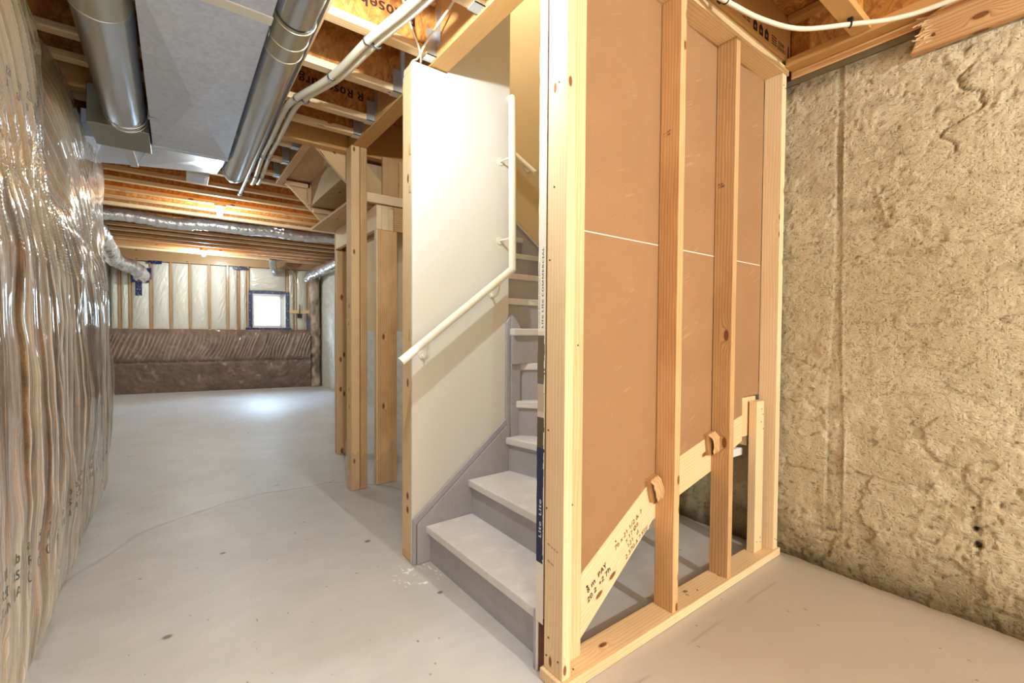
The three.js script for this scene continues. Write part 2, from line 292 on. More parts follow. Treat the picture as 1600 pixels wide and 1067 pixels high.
  part(w, 'concrete_top', boxUV(bx(XR - 0.012, XR + 0.3, 2.615, 2.645, -3.6, 5.4, 0), 0.8), std({ color: new THREE.Color(0.16, 0.12, 0.06), roughness: 0.95, bumpMap: cementBump, bumpScale: 0.004 }));
  part(w, 'foundation', boxUV(bx(XR - 0.14, XR + 0.3, 0, 2.645, -11.4, -3.6, 0), 0.8), M.concrete);
  part(w, 'rim_closure', boxUV(bx(XR + 0.06, XR + 0.3, 2.645, 3.0, -11.4, 5.4, 0), 0.8), M.osb);
}
{ const w = thing('wall_left', null, null, [XL, 0, 0], { kind: 'structure' }); part(w, 'foundation', boxUV(bx(XL - 0.3, XL, 0, 3.0, -11.6, 5.4, 0), 0.8), M.concrete); }
struct('wall_back', boxUV(bx(-1.3, 3.1, 0, 3.0, 5.0, 5.4, 0), 0.8), M.concrete);
// stairwell shell above the basement
{
  const B = (n, ...a) => struct(n, bx(...a, 0), M.well);
  B('wall_stair_right', 2.55, 2.562, 0.62, 5.2, -5.2, -1.215);
  B('wall_stair_left', 1.618, 1.63, 1.24, 5.2, -5.2, -2.23);
  B('wall_stair_front', 1.205, 2.562, 2.985, 5.2, -1.215, -1.2); B('wall_stair_side', 1.193, 1.205, 2.985, 5.2, -2.228, -1.2); B('wall_stair_back', 1.618, 2.562, 2.985, 5.2, -5.2, -5.188);
  B('ceiling_stair', 1.19, 2.57, 5.2, 5.215, -5.25, -1.19);
}

// ---------------------------------------------------------------- framed wall beside the stairs
const nailG = new THREE.CylinderGeometry(0.0035, 0.0035, 0.002, 8);
{
  const w = thing('stud_wall', 'bare pine stud wall with brown paper-faced drywall, standing beside the stairs', 'wall', [1.04, 0, -1.15]);
  part(w, 'bottom_plate', board(1.04, 2.72, 0.001, 0.041, -1.21, -1.095, 'x', 0.003), M.pine[0]);
  part(w, 'corner_stud', board(1.055, 1.095, 0.041, 2.665, -1.205, -1.108, 'y', 0.003), M.pine[2]);
  part(w, 'backing_stud', board(1.0955, 1.2, 0.041, 2.665, -1.205, -1.163, 'y', 0.003), M.pine[1]);
  part(w, 'stud', board(1.698, 1.738, 0.041, 2.665, -1.2, -1.105, 'y', 0.003), M.fir[0], 'knotty reddish stud');
  part(w, 'stud', board(2.155, 2.195, 0.041, 2.665, -1.2, -1.105, 'y', 0.003), M.fir[1], 'brown weathered stud');
  part(w, 'stud', board(2.655, 2.703, 0.041, 2.665, -1.2, -1.105, 'y', 0.003), M.pine[2]);
  part(w, 'cripple_stud', board(2.525, 2.612, 0.041, 0.875, -1.19, -1.148, 'y', 0.003), M.pine[0], 'short pale stud');
  part(w, 'top_plate', board(1.04, 2.72, 2.665, 2.705, -1.21, -1.1, 'x', 0.003), M.pine[1]);
  part(w, 'shim_plate', board(1.04, 2.66, 2.706, 2.732, -1.21, -1.112, 'x', 0.003), M.pine[0]);
  const low = slab([[1.06, 0.21], [1.25, 0.333], [1.707, 0.627], [1.924, 0.69], [2.19, 0.73], [2.47, 0.79], [2.47, 0.9], [2.655, 0.9], [2.655, 1.628], [1.06, 1.628]], -1.2145, -1.2018, 0.0008);
  part(w, 'drywall_sheet', boxUV(low, 0.8), M.kraft); 
  part(w, 'drywall_sheet', boxUV(bx(1.06, 2.655, 1.633, 2.72, -1.2145, -1.2018, 0.001), 0.8), M.kraft);
  part(w, 'joint_gap', bx(1.07, 2.65, 1.6285, 1.6325, -1.213, -1.203, 0), M.gyps, 'white gypsum joint');
  part(w, 'drywall_liner', slab([[1.055, 0.2], [1.25, 0.345], [1.707, 0.635], [2.19, 0.74], [2.545, 0.91], [2.545, 2.98], [1.055, 2.98]], -1.228, -1.2155, 0), M.well);
  // torn, printed tape on the drywall edge
  const edgeTex = canvasTex(64, 2048, (g, W, H) => {
    g.fillStyle = '#e8e2d6'; g.fillRect(0, 0, W, H); const r = rng(5);
        const Y = (y) => H * (1 - (y - 0.19) / 2.5);
    const bnd = (a, b, c) => { g.fillStyle = c; g.fillRect(0, Y(b), W, Y(a) - Y(b)); };
    bnd(0.41, 0.83, '#2b3050'); bnd(0.83, 0.94, '#5a4d3c'); bnd(0.94, 0.96, '#cbc2b2'); bnd(0.96, 1.06, '#b3a68f'); bnd(1.06, 1.08, '#6a6258'); bnd(1.08, 1.24, '#6b5b46'); bnd(1.235, 1.25, '#d8d0c0');
    const txt = (t, x, y, f, c) => { g.save(); g.translate(x, Y(y)); g.rotate(-Math.PI / 2); g.fillStyle = c; g.font = f; g.fillText(t, 0, 0); g.restore(); };
    txt('Lite Lite COMMERCIAL', 46, 1.26, 'bold 22px sans-serif', '#4a423a'); txt('GYPSUM BOARD GYPSUM BOARD', 14, 1.26, '13px sans-serif', '#6a5236'); txt('Lite  Lite', 40, 0.5, 'bold 28px sans-serif', '#d8d8e0');
    g.fillStyle = '#e8e4da'; for (let i = 0; i < 160; i++) { const y = H * (1 - (0.1 + r() * 1.0) / 2.5), q = 2 + r() * 9; g.fillRect(W - q, y, q, 5 + r() * 24); }
  });
  const eg = grid(3, 60, (u, v) => ({ p: [1.053 - 0.0012 * vn(v * 90, u * 4), lerp(0.19, 2.69, v), lerp(-1.2075, -1.247, u) - (u > 0.9 ? 0.003 * vn(v * 120, 3) : 0)], u: 1 - u, v }), false);
  part(w, 'edge_tape', eg, std({ map: edgeTex, roughness: 0.85, side: THREE.DoubleSide }), 'printed blue and white paper edge');
  part(w, 'corner_drywall', bx(1.053, 1.13, 0.19, 2.98, -1.2465, -1.2285, 0.002), M.well);
  part(w, 'gap_shade_strip', bx(1.06, 1.075, 0.003, 0.2, -1.24, -1.2105, 0), std({ color: new THREE.Color(0.12, 0.045, 0.02), roughness: 0.9 }));  // dark strip standing in for the shade inside the gap
  // nails
  const ng = []; const nail = (x, y, z, ax) => { const g = nailG.clone(); if (ax === 'x') g.rotateZ(Math.PI / 2); if (ax === 'z') g.rotateX(Math.PI / 2); g.translate(x, y, z); ng.push(g); };
  for (const [x, y] of [[2.665, 2.6], [2.69, 2.59], [2.67, 0.1], [2.69, 0.09], [2.7, 1.8]]) nail(x, y, -1.1045, 'z');
  for (const [x, y] of [[2.55, 0.1], [2.59, 0.115], [2.59, 0.09], [2.58, 0.83], [2.595, 0.8], [2.575, 0.76], [2.6, 0.72]]) nail(x, y, -1.1475, 'z');
  for (const [y, z] of [[0.09, -1.19], [0.1, -1.13], [0.16, -1.18], [0.62, -1.195], [0.9, -1.19], [1.5, -1.19], [1.75, -1.17], [2.1, -1.15]]) nail(1.0545, y, z, 'x');
  for (const [x, y] of [[1.12, 0.08], [1.14, 0.25], [1.15, 0.62], [1.13, 1.08], [1.17, 1.2]]) nail(x, y, -1.1625, 'z');
  nail(1.13, 0.0415, -1.13, 'y'); nail(1.3, 0.0415, -1.15, 'y'); nail(1.95, 0.0415, -1.14, 'y');
  const nm = mergeGeometries(ng); const nmesh = part(w, 'nails', nm, M.nail); nmesh.userData.kind = 'stuff';
  // stamps
  const st = (wd, ht, txt, o = {}) => decal(wd, ht, 256, 128, (g) => { g.clearRect(0, 0, 256, 128); g.fillStyle = o.c ?? '#3a2312'; g.font = (o.f ?? 'bold 40px monospace'); txt.split('\n').forEach((t, i) => g.fillText(t, 6, 44 + i * 44)); });
  const pg = (wd, ht, x, y, z, ry, rz = 0) => { const g = new THREE.PlaneGeometry(wd, ht); g.rotateZ(rz); g.rotateY(ry); g.translate(x, y, z); return g; };
  part(w, 'grade_stamp', pg(0.07, 0.035, 1.697, 2.1, -1.15, -Math.PI / 2, 0.2), st(0, 0, '== SPF\n:: KD'));
  part(w, 'grade_stamp', pg(0.07, 0.04, 2.154, 1.97, -1.15, -Math.PI / 2, 0.1), st(0, 0, 'NLGA\nS-DRY'));
  part(w, 'grade_stamp', pg(0.075, 0.03, 1.0545, 0.48, -1.155, -Math.PI / 2, -0.25), st(0, 0, '#2 S-P-F', { c: '#4a3320' }));
  part(w, 'grade_stamp', pg(0.075, 0.03, 1.0545, 0.42, -1.155, -Math.PI / 2, -0.25), st(0, 0, 'KD-HT', { c: '#4a3320' }));
  { const g = new THREE.PlaneGeometry(0.12, 0.06); g.rotateX(-Math.PI / 2); g.translate(1.9, 0.0415, -1.15); part(w, 'grade_stamp', g, st(0, 0, '▤ ▥ KD\n══ S')); }
}

// ---------------------------------------------------------------- staircase
{
  const s = thing('staircase', 'grey painted winder staircase rising between the cream wall and the stud wall', 'stairs', [1.1, 0, -1.7]);
  const zL = -2.19, zR = -1.232, X2 = 2.545;
  const H = [0, 0.2, 0.4, 0.605, 0.82, 1.05, 1.265, 1.47, 1.68, 1.89, 2.095, 2.30, 2.51, 2.72];
  const UVt = (g) => boxUV(g, 0.8);
  const tread = (k, pts) => part(s, 'tread', UVt(flat(pts, H[k] - 0.042, H[k], 0.006)), M.tread);
  const riserBetween = (k, a, b) => {   // riser under the nosing line a-b of tread k, set back 25 mm
    const dx = b[0] - a[0], dz = b[1] - a[1], L = Math.hypot(dx, dz), g = new THREE.BoxGeometry(L, H[k] - 0.042 - H[k - 1], 0.016);
    g.rotateY(-Math.atan2(dz, dx)); g.translate((a[0] + b[0]) / 2, (H[k - 1] + H[k] - 0.042) / 2, (a[1] + b[1]) / 2); part(s, 'riser', UVt(g), M.grey);
  };
  tread(1, [[1.073, zL], [1.083, zR], [1.39, zR], [1.38, zL]]); riserBetween(1, [1.103, zL], [1.112, zR]);
  tread(2, [[1.335, zL], [1.325, zR], [1.842, zR], [1.68, zL]]); riserBetween(2, [1.366, zL], [1.356, zR]);
  tread(3, [[1.60, zL], [1.80, zR], [X2, zR], [1.78, zL]]); riserBetween(3, [1.628, zL], [1.83, zR]);
  tread(4, [[1.665, -2.2], [2.40, zR - 0.05], [X2, zR - 0.05], [X2, -1.9], [1.72, -2.24]]); riserBetween(4, [1.70, -2.2], [2.43, -1.3]);
  tread(5, [[1.695, -2.205], [X2, -1.72], [X2, -2.3], [1.72, -2.3]]); riserBetween(5, [1.72, -2.215], [X2, -1.75]);
  for (let k = 6; k <= 13; k++) { const z = k === 6 ? -2.15 : -2.42 - (k - 7) * 0.27; tread(k, [[1.632, z], [X2, z], [X2, z - 0.31], [1.632, z - 0.31]]); riserBetween(k, [1.632, z - 0.028], [X2, z - 0.028]); }
  // skirt boards
  const skirt = [[1.022, 0.002], [1.022, 0.215], [1.605, 0.672], [1.63, 0.672], [1.63, 0.35], [1.3, 0.002]];
  part(s, 'skirt_board', UVt(slab(skirt, -2.2148, -2.19, 0.002)), M.grey);
  part(s, 'skirt_moulding', UVt(slab([[1.001, 0.002], [1.001, 0.242], [1.606, 0.716], [1.606, 0.674], [1.02, 0.214], [1.02, 0.002]], -2.2148, -2.198, 0.003)), M.grey);
  part(s, 'skirt_moulding', UVt(slab([[1.607, 0.6], [1.607, 1.30], [1.63, 1.335], [1.636, 1.32], [1.636, 0.6]], -2.2148, -2.198, 0.003)), M.grey);
  part(s, 'newel_board', UVt(slab([[1.637, 0.56], [1.637, 1.345], [1.66, 1.335], [1.706, 1.275], [1.706, 0.56]], -2.245, -2.188, 0.003)), M.grey);
  { // skirt of the upper flight, on the far wall
    const g = new THREE.ExtrudeGeometry(new THREE.Shape([[2.3, 1.2], [2.3, 1.39], [2.99, 1.972], [4.3, 3.05], [4.3, 2.3]].map((p) => new THREE.Vector2(...p))), { depth: 0.014, bevelEnabled: false });
    g.rotateY(Math.PI / 2); g.translate(2.535, 0, 0); part(s, 'skirt_board', UVt(g), M.grey);
    const b = cyl([2.532, 1.40, -2.31], [2.532, 3.05, -4.29], 0.011, 0.011, 8); part(s, 'skirt_moulding', b, M.grey);
  }
  part(s, 'skirt_end', UVt(bx(1.052, 1.085, 0.002, 0.225, -1.262, -1.2475, 0.002)), M.grey);
  part(s, 'skirt_end', UVt(bx(1.052, 1.12, 0.002, 0.19, -1.2465, -1.2415, 0.001)), M.white);
  { const g = UVt(slab([[1.06, 0.19], [1.06, 0.26], [1.6, 0.66], [2.5, 0.8], [2.5, 0.72], [1.72, 0.52], [1.2, 0.15]], -1.2415, -1.2295, 0.001)); part(s, 'skirt_board', g, M.grey); }
  // open carriage seen through the framed wall
  const strA = slab([[1.205, 0.045], [1.205, 0.30], [1.715, 0.63], [1.715, 0.445]], -1.2395, -1.1985, 0.002);
  const sa = part(s, 'stringer', woodUV(strA, 'x', 0.58), M.pine[2], 'pale stringer with pencil figures');
  part(s, 'stringer', woodUV(slab([[1.716, 0.448], [1.716, 0.632], [2.16, 0.735], [2.47, 0.80], [2.47, 0.66], [2.16, 0.55]], -1.2395, -1.1985, 0.002), 'x', 0.23), M.pine[0]);
  part(s, 'stringer_block', board(2.471, 2.62, 0.68, 0.895, -1.24, -1.2, 'y'), M.pine[1]);
  const rough = (x, y, a) => { const g = grid(8, 8, (u, v) => { const n = vn(u * 7 + x * 9, v * 7); return { p: [lerp(-0.03, 0.03, u) + 0.004 * (n - 0.5), lerp(-0.055, 0.055, v) + 0.006 * (vn(u * 9, 3) - 0.5), 0.03 + 0.012 * n - 0.02 * Math.pow(Math.abs(2 * v - 1), 6)], u: u * 0.2, v: v * 0.1 }; }, false); const b = woodUV(new THREE.BoxGeometry(0.058, 0.105, 0.035).toNonIndexed(), 'y'); const m = mergeGeometries([g.toNonIndexed(), b]); m.rotateZ(a); m.translate(x, y, -1.19); return m; };
  part(s, 'nailing_block', rough(1.668, 0.565, 0.28), M.fir[1]); part(s, 'nailing_block', rough(2.125, 0.70, 0.2), M.fir[1]);
  // pencil figures on the stringer
  const wr = decal(0, 0, 1024, 512, (g) => {
    g.clearRect(0, 0, 1024, 512); g.fillStyle = '#4a3420'; g.font = 'italic 64px sans-serif';
    g.fillText('76 x 21 1/2 & 7', 470, 190); g.font = 'italic 60px sans-serif'; g.fillText('x 17 Ø8', 600, 260); g.fillText('121   d', 590, 335); g.fillText('2 370 A 7 Koy', 520, 410);
    g.font = 'italic bold 66px sans-serif'; g.fillText('8 m  PAY', 60, 215); g.fillText('20 2  +2 7h', 20, 300);
    g.fillStyle = '#1e140c'; g.beginPath(); g.arc(90, 150, 12, 0, 7); g.fill(); g.beginPath(); g.arc(520, 110, 9, 0, 7); g.fill();
  });
  const pl = new THREE.PlaneGeometry(0.5, 0.20); pl.rotateZ(0.60); pl.translate(1.462, 0.345, -1.198); part(sa, 'pencil_writing', pl, wr);
}
// handrails
function handrail(name, label, pts, brackets, r) {
  const t = thing(name, label, 'handrail', pts[0]);
  const segs = []; for (let i = 0; i + 1 < pts.length; i++) { segs.push(cyl(pts[i], pts[i + 1], r, r, 20)); const sp = new THREE.SphereGeometry(r * 0.999, 16, 12); sp.translate(...pts[i + 1]); if (i + 2 < pts.length) segs.push(sp); }
  part(t, 'rail', mergeGeometries(segs.map((g) => g.index ? g.toNonIndexed() : g)), M.rail);
  for (const b of brackets) { const g = [tube(b, 0.006, 16, 8)]; const e = b[b.length - 1], c = new THREE.CylinderGeometry(0.022, 0.024, 0.006, 16); if (Math.abs(b[0][2] - e[2]) > Math.abs(b[0][0] - e[0])) c.rotateX(Math.PI / 2); else c.rotateZ(Math.PI / 2); c.translate(...e); g.push(c); part(t, 'bracket', mergeGeometries(g), M.rail); }
  return t;
}
handrail('handrail', 'cream handrail on the pale wall, climbing and then turning straight up', [[0.903, 1.093, -2.135], [1.598, 1.615, -2.135], [1.588, 2.61, -2.135], [1.66, 2.68, -2.27]],
  [[[1.06, 1.195, -2.135], [1.055, 1.12, -2.14], [1.055, 1.1, -2.18], [1.058, 1.12, -2.2125]], [[1.51, 1.53, -2.135], [1.5, 1.47, -2.14], [1.495, 1.45, -2.18], [1.5, 1.47, -2.2125]], [[1.59, 2.27, -2.135], [1.565, 2.26, -2.16], [1.56, 2.26, -2.2125]], [[1.592, 1.8, -2.135], [1.565, 1.79, -2.16], [1.56, 1.79, -2.2125]]], 0.022);
handrail('handrail', 'short cream handrail end on the yellow wall of the upper stair flight', [[2.48, 2.60, -2.99], [2.48, 4.1, -4.75]], [[[2.48, 2.75, -3.17], [2.49, 2.68, -3.17], [2.53, 2.67, -3.17], [2.549, 2.69, -3.17]]], 0.022);

// ---------------------------------------------------------------- cream wall on the far side of the stairs
{
  const w = thing('partition', 'cream painted drywall partition with a bare stud end beside the stairs', 'wall', [1.0, 0, -2.28]);
  part(w, 'drywall_sheet', slab([[1.0, 0.003], [1.63, 0.003], [1.63, 5.19], [1.207, 5.19], [1.207, 2.655], [1.0, 2.655]], -2.2285, -2.215, 0.001), M.paint);
  part(w, 'stud', board(1.002, 1.042, 0.041, 2.62, -2.345, -2.229, 'y', 0.003), M.pine[0]);
  part(w, 'bottom_plate', board(1.002, 1.63, 0.002, 0.040, -2.345, -2.229, 'x', 0.003), M.pine[1]);
  part(w, 'top_plate', board(1.002, 1.6, 2.621, 2.656, -2.335, -2.229, 'x', 0.003), M.pine[2]);
  for (const x of [1.3, 1.585]) part(w, 'stud', board(x, x + 0.04, 0.041, 2.62, -2.345, -2.229, 'y', 0.003), M.pine[1]);
  const wane = (y, h) => part(w, 'wane_chip', bx(0.9995, 1.003, y, y + h, -2.262, -2.236, 0.001), M.fir[0], 'dark chipped notch in the stud edge');
  wane(2.18, 0.06); wane(1.98, 0.04); wane(1.2, 0.06);
}

// ---------------------------------------------------------------- beams, joists
const single_board = (name, label, cat, g, m, o) => single(name, label, cat, g, m, o);
single_board('stair_beam', 'laminated wood beam carrying the joist ends along the stair opening', 'beam', board(1.10, 1.205, 2.662, 2.975, -3.62, -1.11, 'z', 0.003), M.lvl);
single_board('header_beam', 'laminated wood header crossing above the post, beyond the stair beam', 'beam', board(-0.95, 1.60, 2.662, 2.975, -3.74, -3.66, 'x', 0.003), M.lvl);
single_board('landing_beam', 'short laminated beam with joists hung on it, beside the hanging landing steps', 'beam', board(0.79, 0.85, 2.662, 2.975, -4.91, -3.745, 'z', 0.003), M.lvl);
{
  const t = thing('wall_beam', 'orange wood beam with black printed stamps on top of the stud wall', 'beam', [1.95, 2.732, -1.14]);
  part(t, 'timber', board(1.207, 2.73, 2.733, 2.975, -1.19, -1.1, 'x', 0.003), M.lvl);
  const m = decal(0, 0, 1024, 128, (g) => {
    g.clearRect(0, 0, 1024, 128); g.fillStyle = '#2c0f14';
    g.font = 'bold 30px sans-serif'; g.fillText('HEAVY DUTY', 20, 50); g.fillText('BEAM 2.0E', 30, 85); for (const x of [235, 300]) for (let i = 0; i < 3; i++) g.fillRect(x, 38 + i * 22, 52, 9);
    for (let i = 0; i < 3; i++) { const x = 400 + i * 92; g.beginPath(); g.moveTo(x, 118); g.lineTo(x, 50); g.lineTo(x + 32, 18); g.lineTo(x + 64, 50); g.lineTo(x + 64, 118); g.fill(); g.clearRect(x + 24, 70, 16, 22); }
    for (let i = 0; i < 4; i++) g.fillRect(700, 30 + i * 22, 90, 10); g.font = 'bold 46px sans-serif'; g.fillText('FJI40', 815, 66); g.fillText('SERIES', 800, 112); g.fillRect(990, 10, 20, 108);
  });
  const p = new THREE.PlaneGeometry(0.68, 0.075); p.translate(2.375, 2.785, -1.1); part(t, 'printed_lettering', p, m);
}
const printWeb = decal(0, 0, 1024, 256, (g) => { g.clearRect(0, 0, 1024, 256); g.save(); g.translate(512, 128); g.rotate(Math.PI); g.fillStyle = '#3a1410'; g.font = 'bold 150px sans-serif'; g.fillText('R', -505, 55); g.fillText('Roseburg', -370, 55); g.restore(); });
// i-joist across the room at z (front face of the flange), x0..x1
const FL = 0.038, FW = 0.06;
function joist(z, x0, x1, label, o = {}) {
  const t = thing('floor_joist', label, 'joist', [(x0 + x1) / 2, 2.672, z - FW / 2], { group: o.group });
  const fm = o.m ?? pine();
  part(t, 'bottom_flange', board(x0, x1, 2.672, 2.672 + FL, z - FW, z, 'x', 0.003), fm);
  const wb = part(t, 'web', boxUV(bx(x0, x1, 2.672 + FL, 2.94, z - FW / 2 - 0.006, z - FW / 2 + 0.006, 0), 1.0), M.web);
  part(t, 'top_flange', board(x0, x1, 2.94, 2.976, z - FW, z, 'x', 0.003), fm);
  if (o.print) for (const px of o.print) { const g = new THREE.PlaneGeometry(0.52, 0.13); g.translate(px, 2.82, z - FW / 2 + 0.006); part(wb, 'printed_lettering', g, printWeb); }
  if (o.hanger !== undefined) {
    const xh = o.hanger, a = xh - 0.055, gs = [bx(a, xh, 2.668, 2.672, z - FW - 0.003, z + 0.003, 0), bx(a, xh, 2.668, 2.80, z, z + 0.003, 0), bx(a, xh, 2.668, 2.80, z - FW - 0.003, z - FW, 0), bx(xh - 0.003, xh, 2.72, 2.9, z + 0.003, z + 0.05, 0), bx(xh - 0.003, xh, 2.72, 2.9, z - FW - 0.05, z - FW - 0.003, 0)];
    part(t, 'joist_hanger', mergeGeometries(gs), M.hang, 'galvanised metal hanger');
  }
  return t;
}
const ORD = ['first', 'second', 'third', 'fourth', 'fifth', 'sixth', 'seventh', 'eighth', 'ninth', 'tenth', 'eleventh', 'twelfth', 'thirteenth', 'fourteenth', 'fifteenth'];
[-1.68, -2.14, -2.59, -3.05, -3.33].forEach((z, i) => joist(z, -0.98, 1.098, `I-joist hung on the stair beam, the ${ORD[i]} counted toward the header beam`, { group: 'joists hung on the stair beam', hanger: 1.099, print: i === 1 ? [0.74, 0.2] : i === 3 ? [0.78, 0.24] : undefined }));
[-3.84, -4.24, -4.65].forEach((z, i) => joist(z, -0.98, 0.788, `I-joist hung on the short landing beam, the ${ORD[i]} counted from the header beam`, { group: 'joists hung on the landing beam', hanger: 0.789 }));
[-4.95, -5.38, -5.76, -6.15, -6.56, -6.92, -7.42, -7.82, -8.22, -8.62, -9.02, -9.42, -9.8, -10.14, -10.46].forEach((z, i) => joist(z, -0.98, i === 0 ? 1.27 : 2.58, `I-joist over the window room, the ${ORD[i]} counted from the landing steps`, { group: 'joists over the window room', m: i % 3 === 1 ? M.fir[1] : undefined }));
// ceiling corner over the concrete wall
{
  const t = thing('floor_joist', 'wood I-joist above the sagging pipe, ending at the rim board over the concrete', 'joist', [2.1, 2.70, -0.76]);
  part(t, 'bottom_flange', board(1.3, 2.66, 2.70, 2.738, -0.80, -0.72, 'x', 0.003), M.lvl);
  part(t, 'web', boxUV(bx(1.3, 2.66, 2.738, 2.94, -0.766, -0.754, 0)), M.web); part(t, 'top_flange', board(1.3, 2.66, 2.94, 2.976, -0.79, -0.73, 'x', 0.003), M.lvl);
}
{
  const t = thing('rim_board', 'orange rim joist lying on the concrete wall top above the broken plank', 'beam', [2.72, 2.66, 0]);
  part(t, 'bottom_flange', board(2.665, 2.75, 2.69, 2.735, -1.098, 1.6, 'z', 0.003), M.lvl); part(t, 'web', boxUV(bx(2.735, 2.75, 2.735, 2.94, -1.098, 1.6, 0)), M.web); part(t, 'top_flange', board(2.68, 2.75, 2.94, 2.976, -1.098, 1.6, 'z', 0.003), M.lvl);
  part(t, 'sill_plate', board(2.737, 2.80, 2.648, 2.688, -1.098, 1.6, 'z', 0.003), M.fir[0]);
}
{
  const pts = [[0.582, 2.522], [0.57, 2.56], [0.553, 2.61], [0.54, 2.64], [0.52, 2.668], [0.49, 2.678], [0.44, 2.688], [-1.6, 2.688], [-1.6, 2.522]];
  const g = new THREE.ExtrudeGeometry(new THREE.Shape(pts.map((p) => new THREE.Vector2(...p))), { depth: 0.03, bevelEnabled: true, bevelSize: 0.002, bevelThickness: 0.003, bevelOffset: -0.002, bevelSegments: 1 });
  g.rotateY(Math.PI / 2); g.translate(2.70, 0, 0); woodUV(g, 'z'); // shape x runs toward -z
  const t = thing('loose_plank', 'orange plank with a torn splintered end nailed along the concrete wall top', 'plank', [2.71, 2.52, 0]);
  g.scale(1, 1, 1); part(t, 'plank', g, M.fir[1]);
  const k = []; const r = rng(21); for (let i = 0; i < 16; i++) { const c = new THREE.ConeGeometry(0.004, 0.03 + r() * 0.03, 5); c.rotateX(Math.PI / 2 + (r() - 0.5) * 0.7); c.translate(2.698 - r() * 0.003, 2.54 + r() * 0.13, -0.55 + r() * 0.05 ); k.push(c); }
  const sp = part(t, 'splinters', mergeGeometries(k), M.pine[2]); sp.userData.kind = 'stuff';
  const kn = new THREE.CylinderGeometry(0.007, 0.007, 0.003, 12); kn.rotateZ(Math.PI / 2); kn.translate(2.697, 2.575, -0.505); part(t, 'knot', kn, std({ color: new THREE.Color(0.16, 0.05, 0.01), roughness: 0.7 }));
}
{
  const t = thing('water_pipe', 'cream plastic pipe sagging across the ceiling corner above the stud wall', 'pipe', [2.3, 2.66, -0.8]);
  part(t, 'pipe', tube([[1.5, 2.7, -1.07], [1.8, 2.685, -1.05], [1.92, 2.668, -1.02], [2.12, 2.66, -0.978], [2.33, 2.66, -0.9], [2.5, 2.672, -0.753], [2.592, 2.66, -0.612], [2.636, 2.66, -0.453], [2.66, 2.665, -0.1], [2.66, 2.67, 0.6]], 0.0105, 90, 12), M.pex);
  const ring = (x, y, z, d) => { const g = new THREE.TorusGeometry(0.0125, 0.0035, 8, 20); g.rotateY(d); g.translate(x, y, z); return g; };
  part(t, 'pipe_clip', mergeGeometries([ring(2.498, 2.672, -0.755, 0.75), bx(2.49, 2.506, 2.682, 2.70, -0.765, -0.745, 0)].map((g) => g.toNonIndexed())), M.black); part(t, 'pipe_clip', mergeGeometries([ring(1.9, 2.672, -1.026, 1.8), bx(1.888, 1.912, 2.68, 2.72, -1.06, -1.018, 0)].map((g) => g.toNonIndexed())), M.black);
}

// ---------------------------------------------------------------- post, door frame, landing
function filmSkirt(pts, y0, top, seed) {   // a strip of clear film wrapped round a post foot
  return grid(60, 14, (u, v) => { const f = u * (pts.length - 1), i = Math.min(pts.length - 2, Math.floor(f)), a = pts[i], b = pts[i + 1], k = f - i, w = 0.012 * (vn(u * 13 + seed, v * 3) - 0.3); return { p: [lerp(a[0], b[0], k) - w * 0.6, y0 + v * top(u), lerp(a[1], b[1], k) + w] }; }, false);
}
{
  const t = thing('support_post', 'built-up wood post under the beam junction, its foot wrapped in clear film', 'post', [1.16, 0, -3.57]);
  part(t, 'stud', board(1.083, 1.147, 0.002, 2.66, -3.63, -3.505, 'y', 0.004), M.pine[1]);
  part(t, 'stud', board(1.151, 1.205, 0.002, 2.66, -3.63, -3.505, 'y', 0.004), M.fir[1]);
  part(t, 'film_wrap', filmSkirt([[1.076, -3.64], [1.072, -3.495], [1.13, -3.492], [1.21, -3.495]], 0.004, (u) => 0.3 - 0.06 * u + 0.05 * vn(u * 9, 2) + (u < 0.1 ? 0.06 : 0), 3), M.film, 'clear plastic film');
}
{
  const t = thing('door_frame', 'rough wood door frame with a header, standing behind the post', 'door frame', [1.36, 0, -4.1]);
  part(t, 'stud', board(1.302, 1.46, 0.002, 2.055, -3.575, -3.53, 'y', 0.003), M.fir[0], 'wide brown jamb stud');
  part(t, 'stud', board(1.288, 1.3015, 0.002, 2.055, -3.58, -3.531, 'y', 0.003), M.pine[2]);
  part(t, 'stud', board(1.29, 1.43, 0.002, 2.035, -4.665, -4.625, 'y', 0.003), M.pine[1]); part(t, 'stud', board(1.29, 1.43, 0.002, 2.25, -4.71, -4.666, 'y', 0.003), M.fir[1]);
  part(t, 'header', board(1.29, 1.33, 2.056, 2.25, -4.665, -3.532, 'z', 0.003), M.pine[2]); part(t, 'header', board(1.39, 1.43, 2.056, 2.25, -4.665, -3.532, 'z', 0.003), M.pine[0]);
  part(t, 'block', board(1.331, 1.389, 2.056, 2.25, -3.60, -3.532, 'z', 0.003), M.pine[0]); part(t, 'block', board(1.435, 1.60, 2.056, 2.25, -3.575, -3.532, 'x', 0.003), M.fir[1]);
  part(t, 'cross_rail', board(1.21, 1.62, 2.262, 2.335, -3.57, -3.53, 'x', 0.003), M.pine[2]);
  part(t, 'backing_board', board(1.355, 1.49, 2.337, 2.655, -3.60, -3.57, 'y', 0.003), M.fir[1]); part(t, 'backing_board', woodUV(bx(1.21, 1.61, 2.337, 2.655, -3.812, -3.797, 0.001), 'y'), M.ply); part(t, 'backing_board', board(1.51, 1.6, 2.337, 2.655, -3.64, -3.61, 'y', 0.003), M.fir[0]);
  part(t, 'film_wrap', filmSkirt([[1.282, -3.6], [1.28, -3.524], [1.38, -3.52], [1.43, -3.522]], 0.004, (u) => 0.1 + 0.24 * u + 0.04 * vn(u * 8, 5), 8), M.film, 'clear plastic film');
}
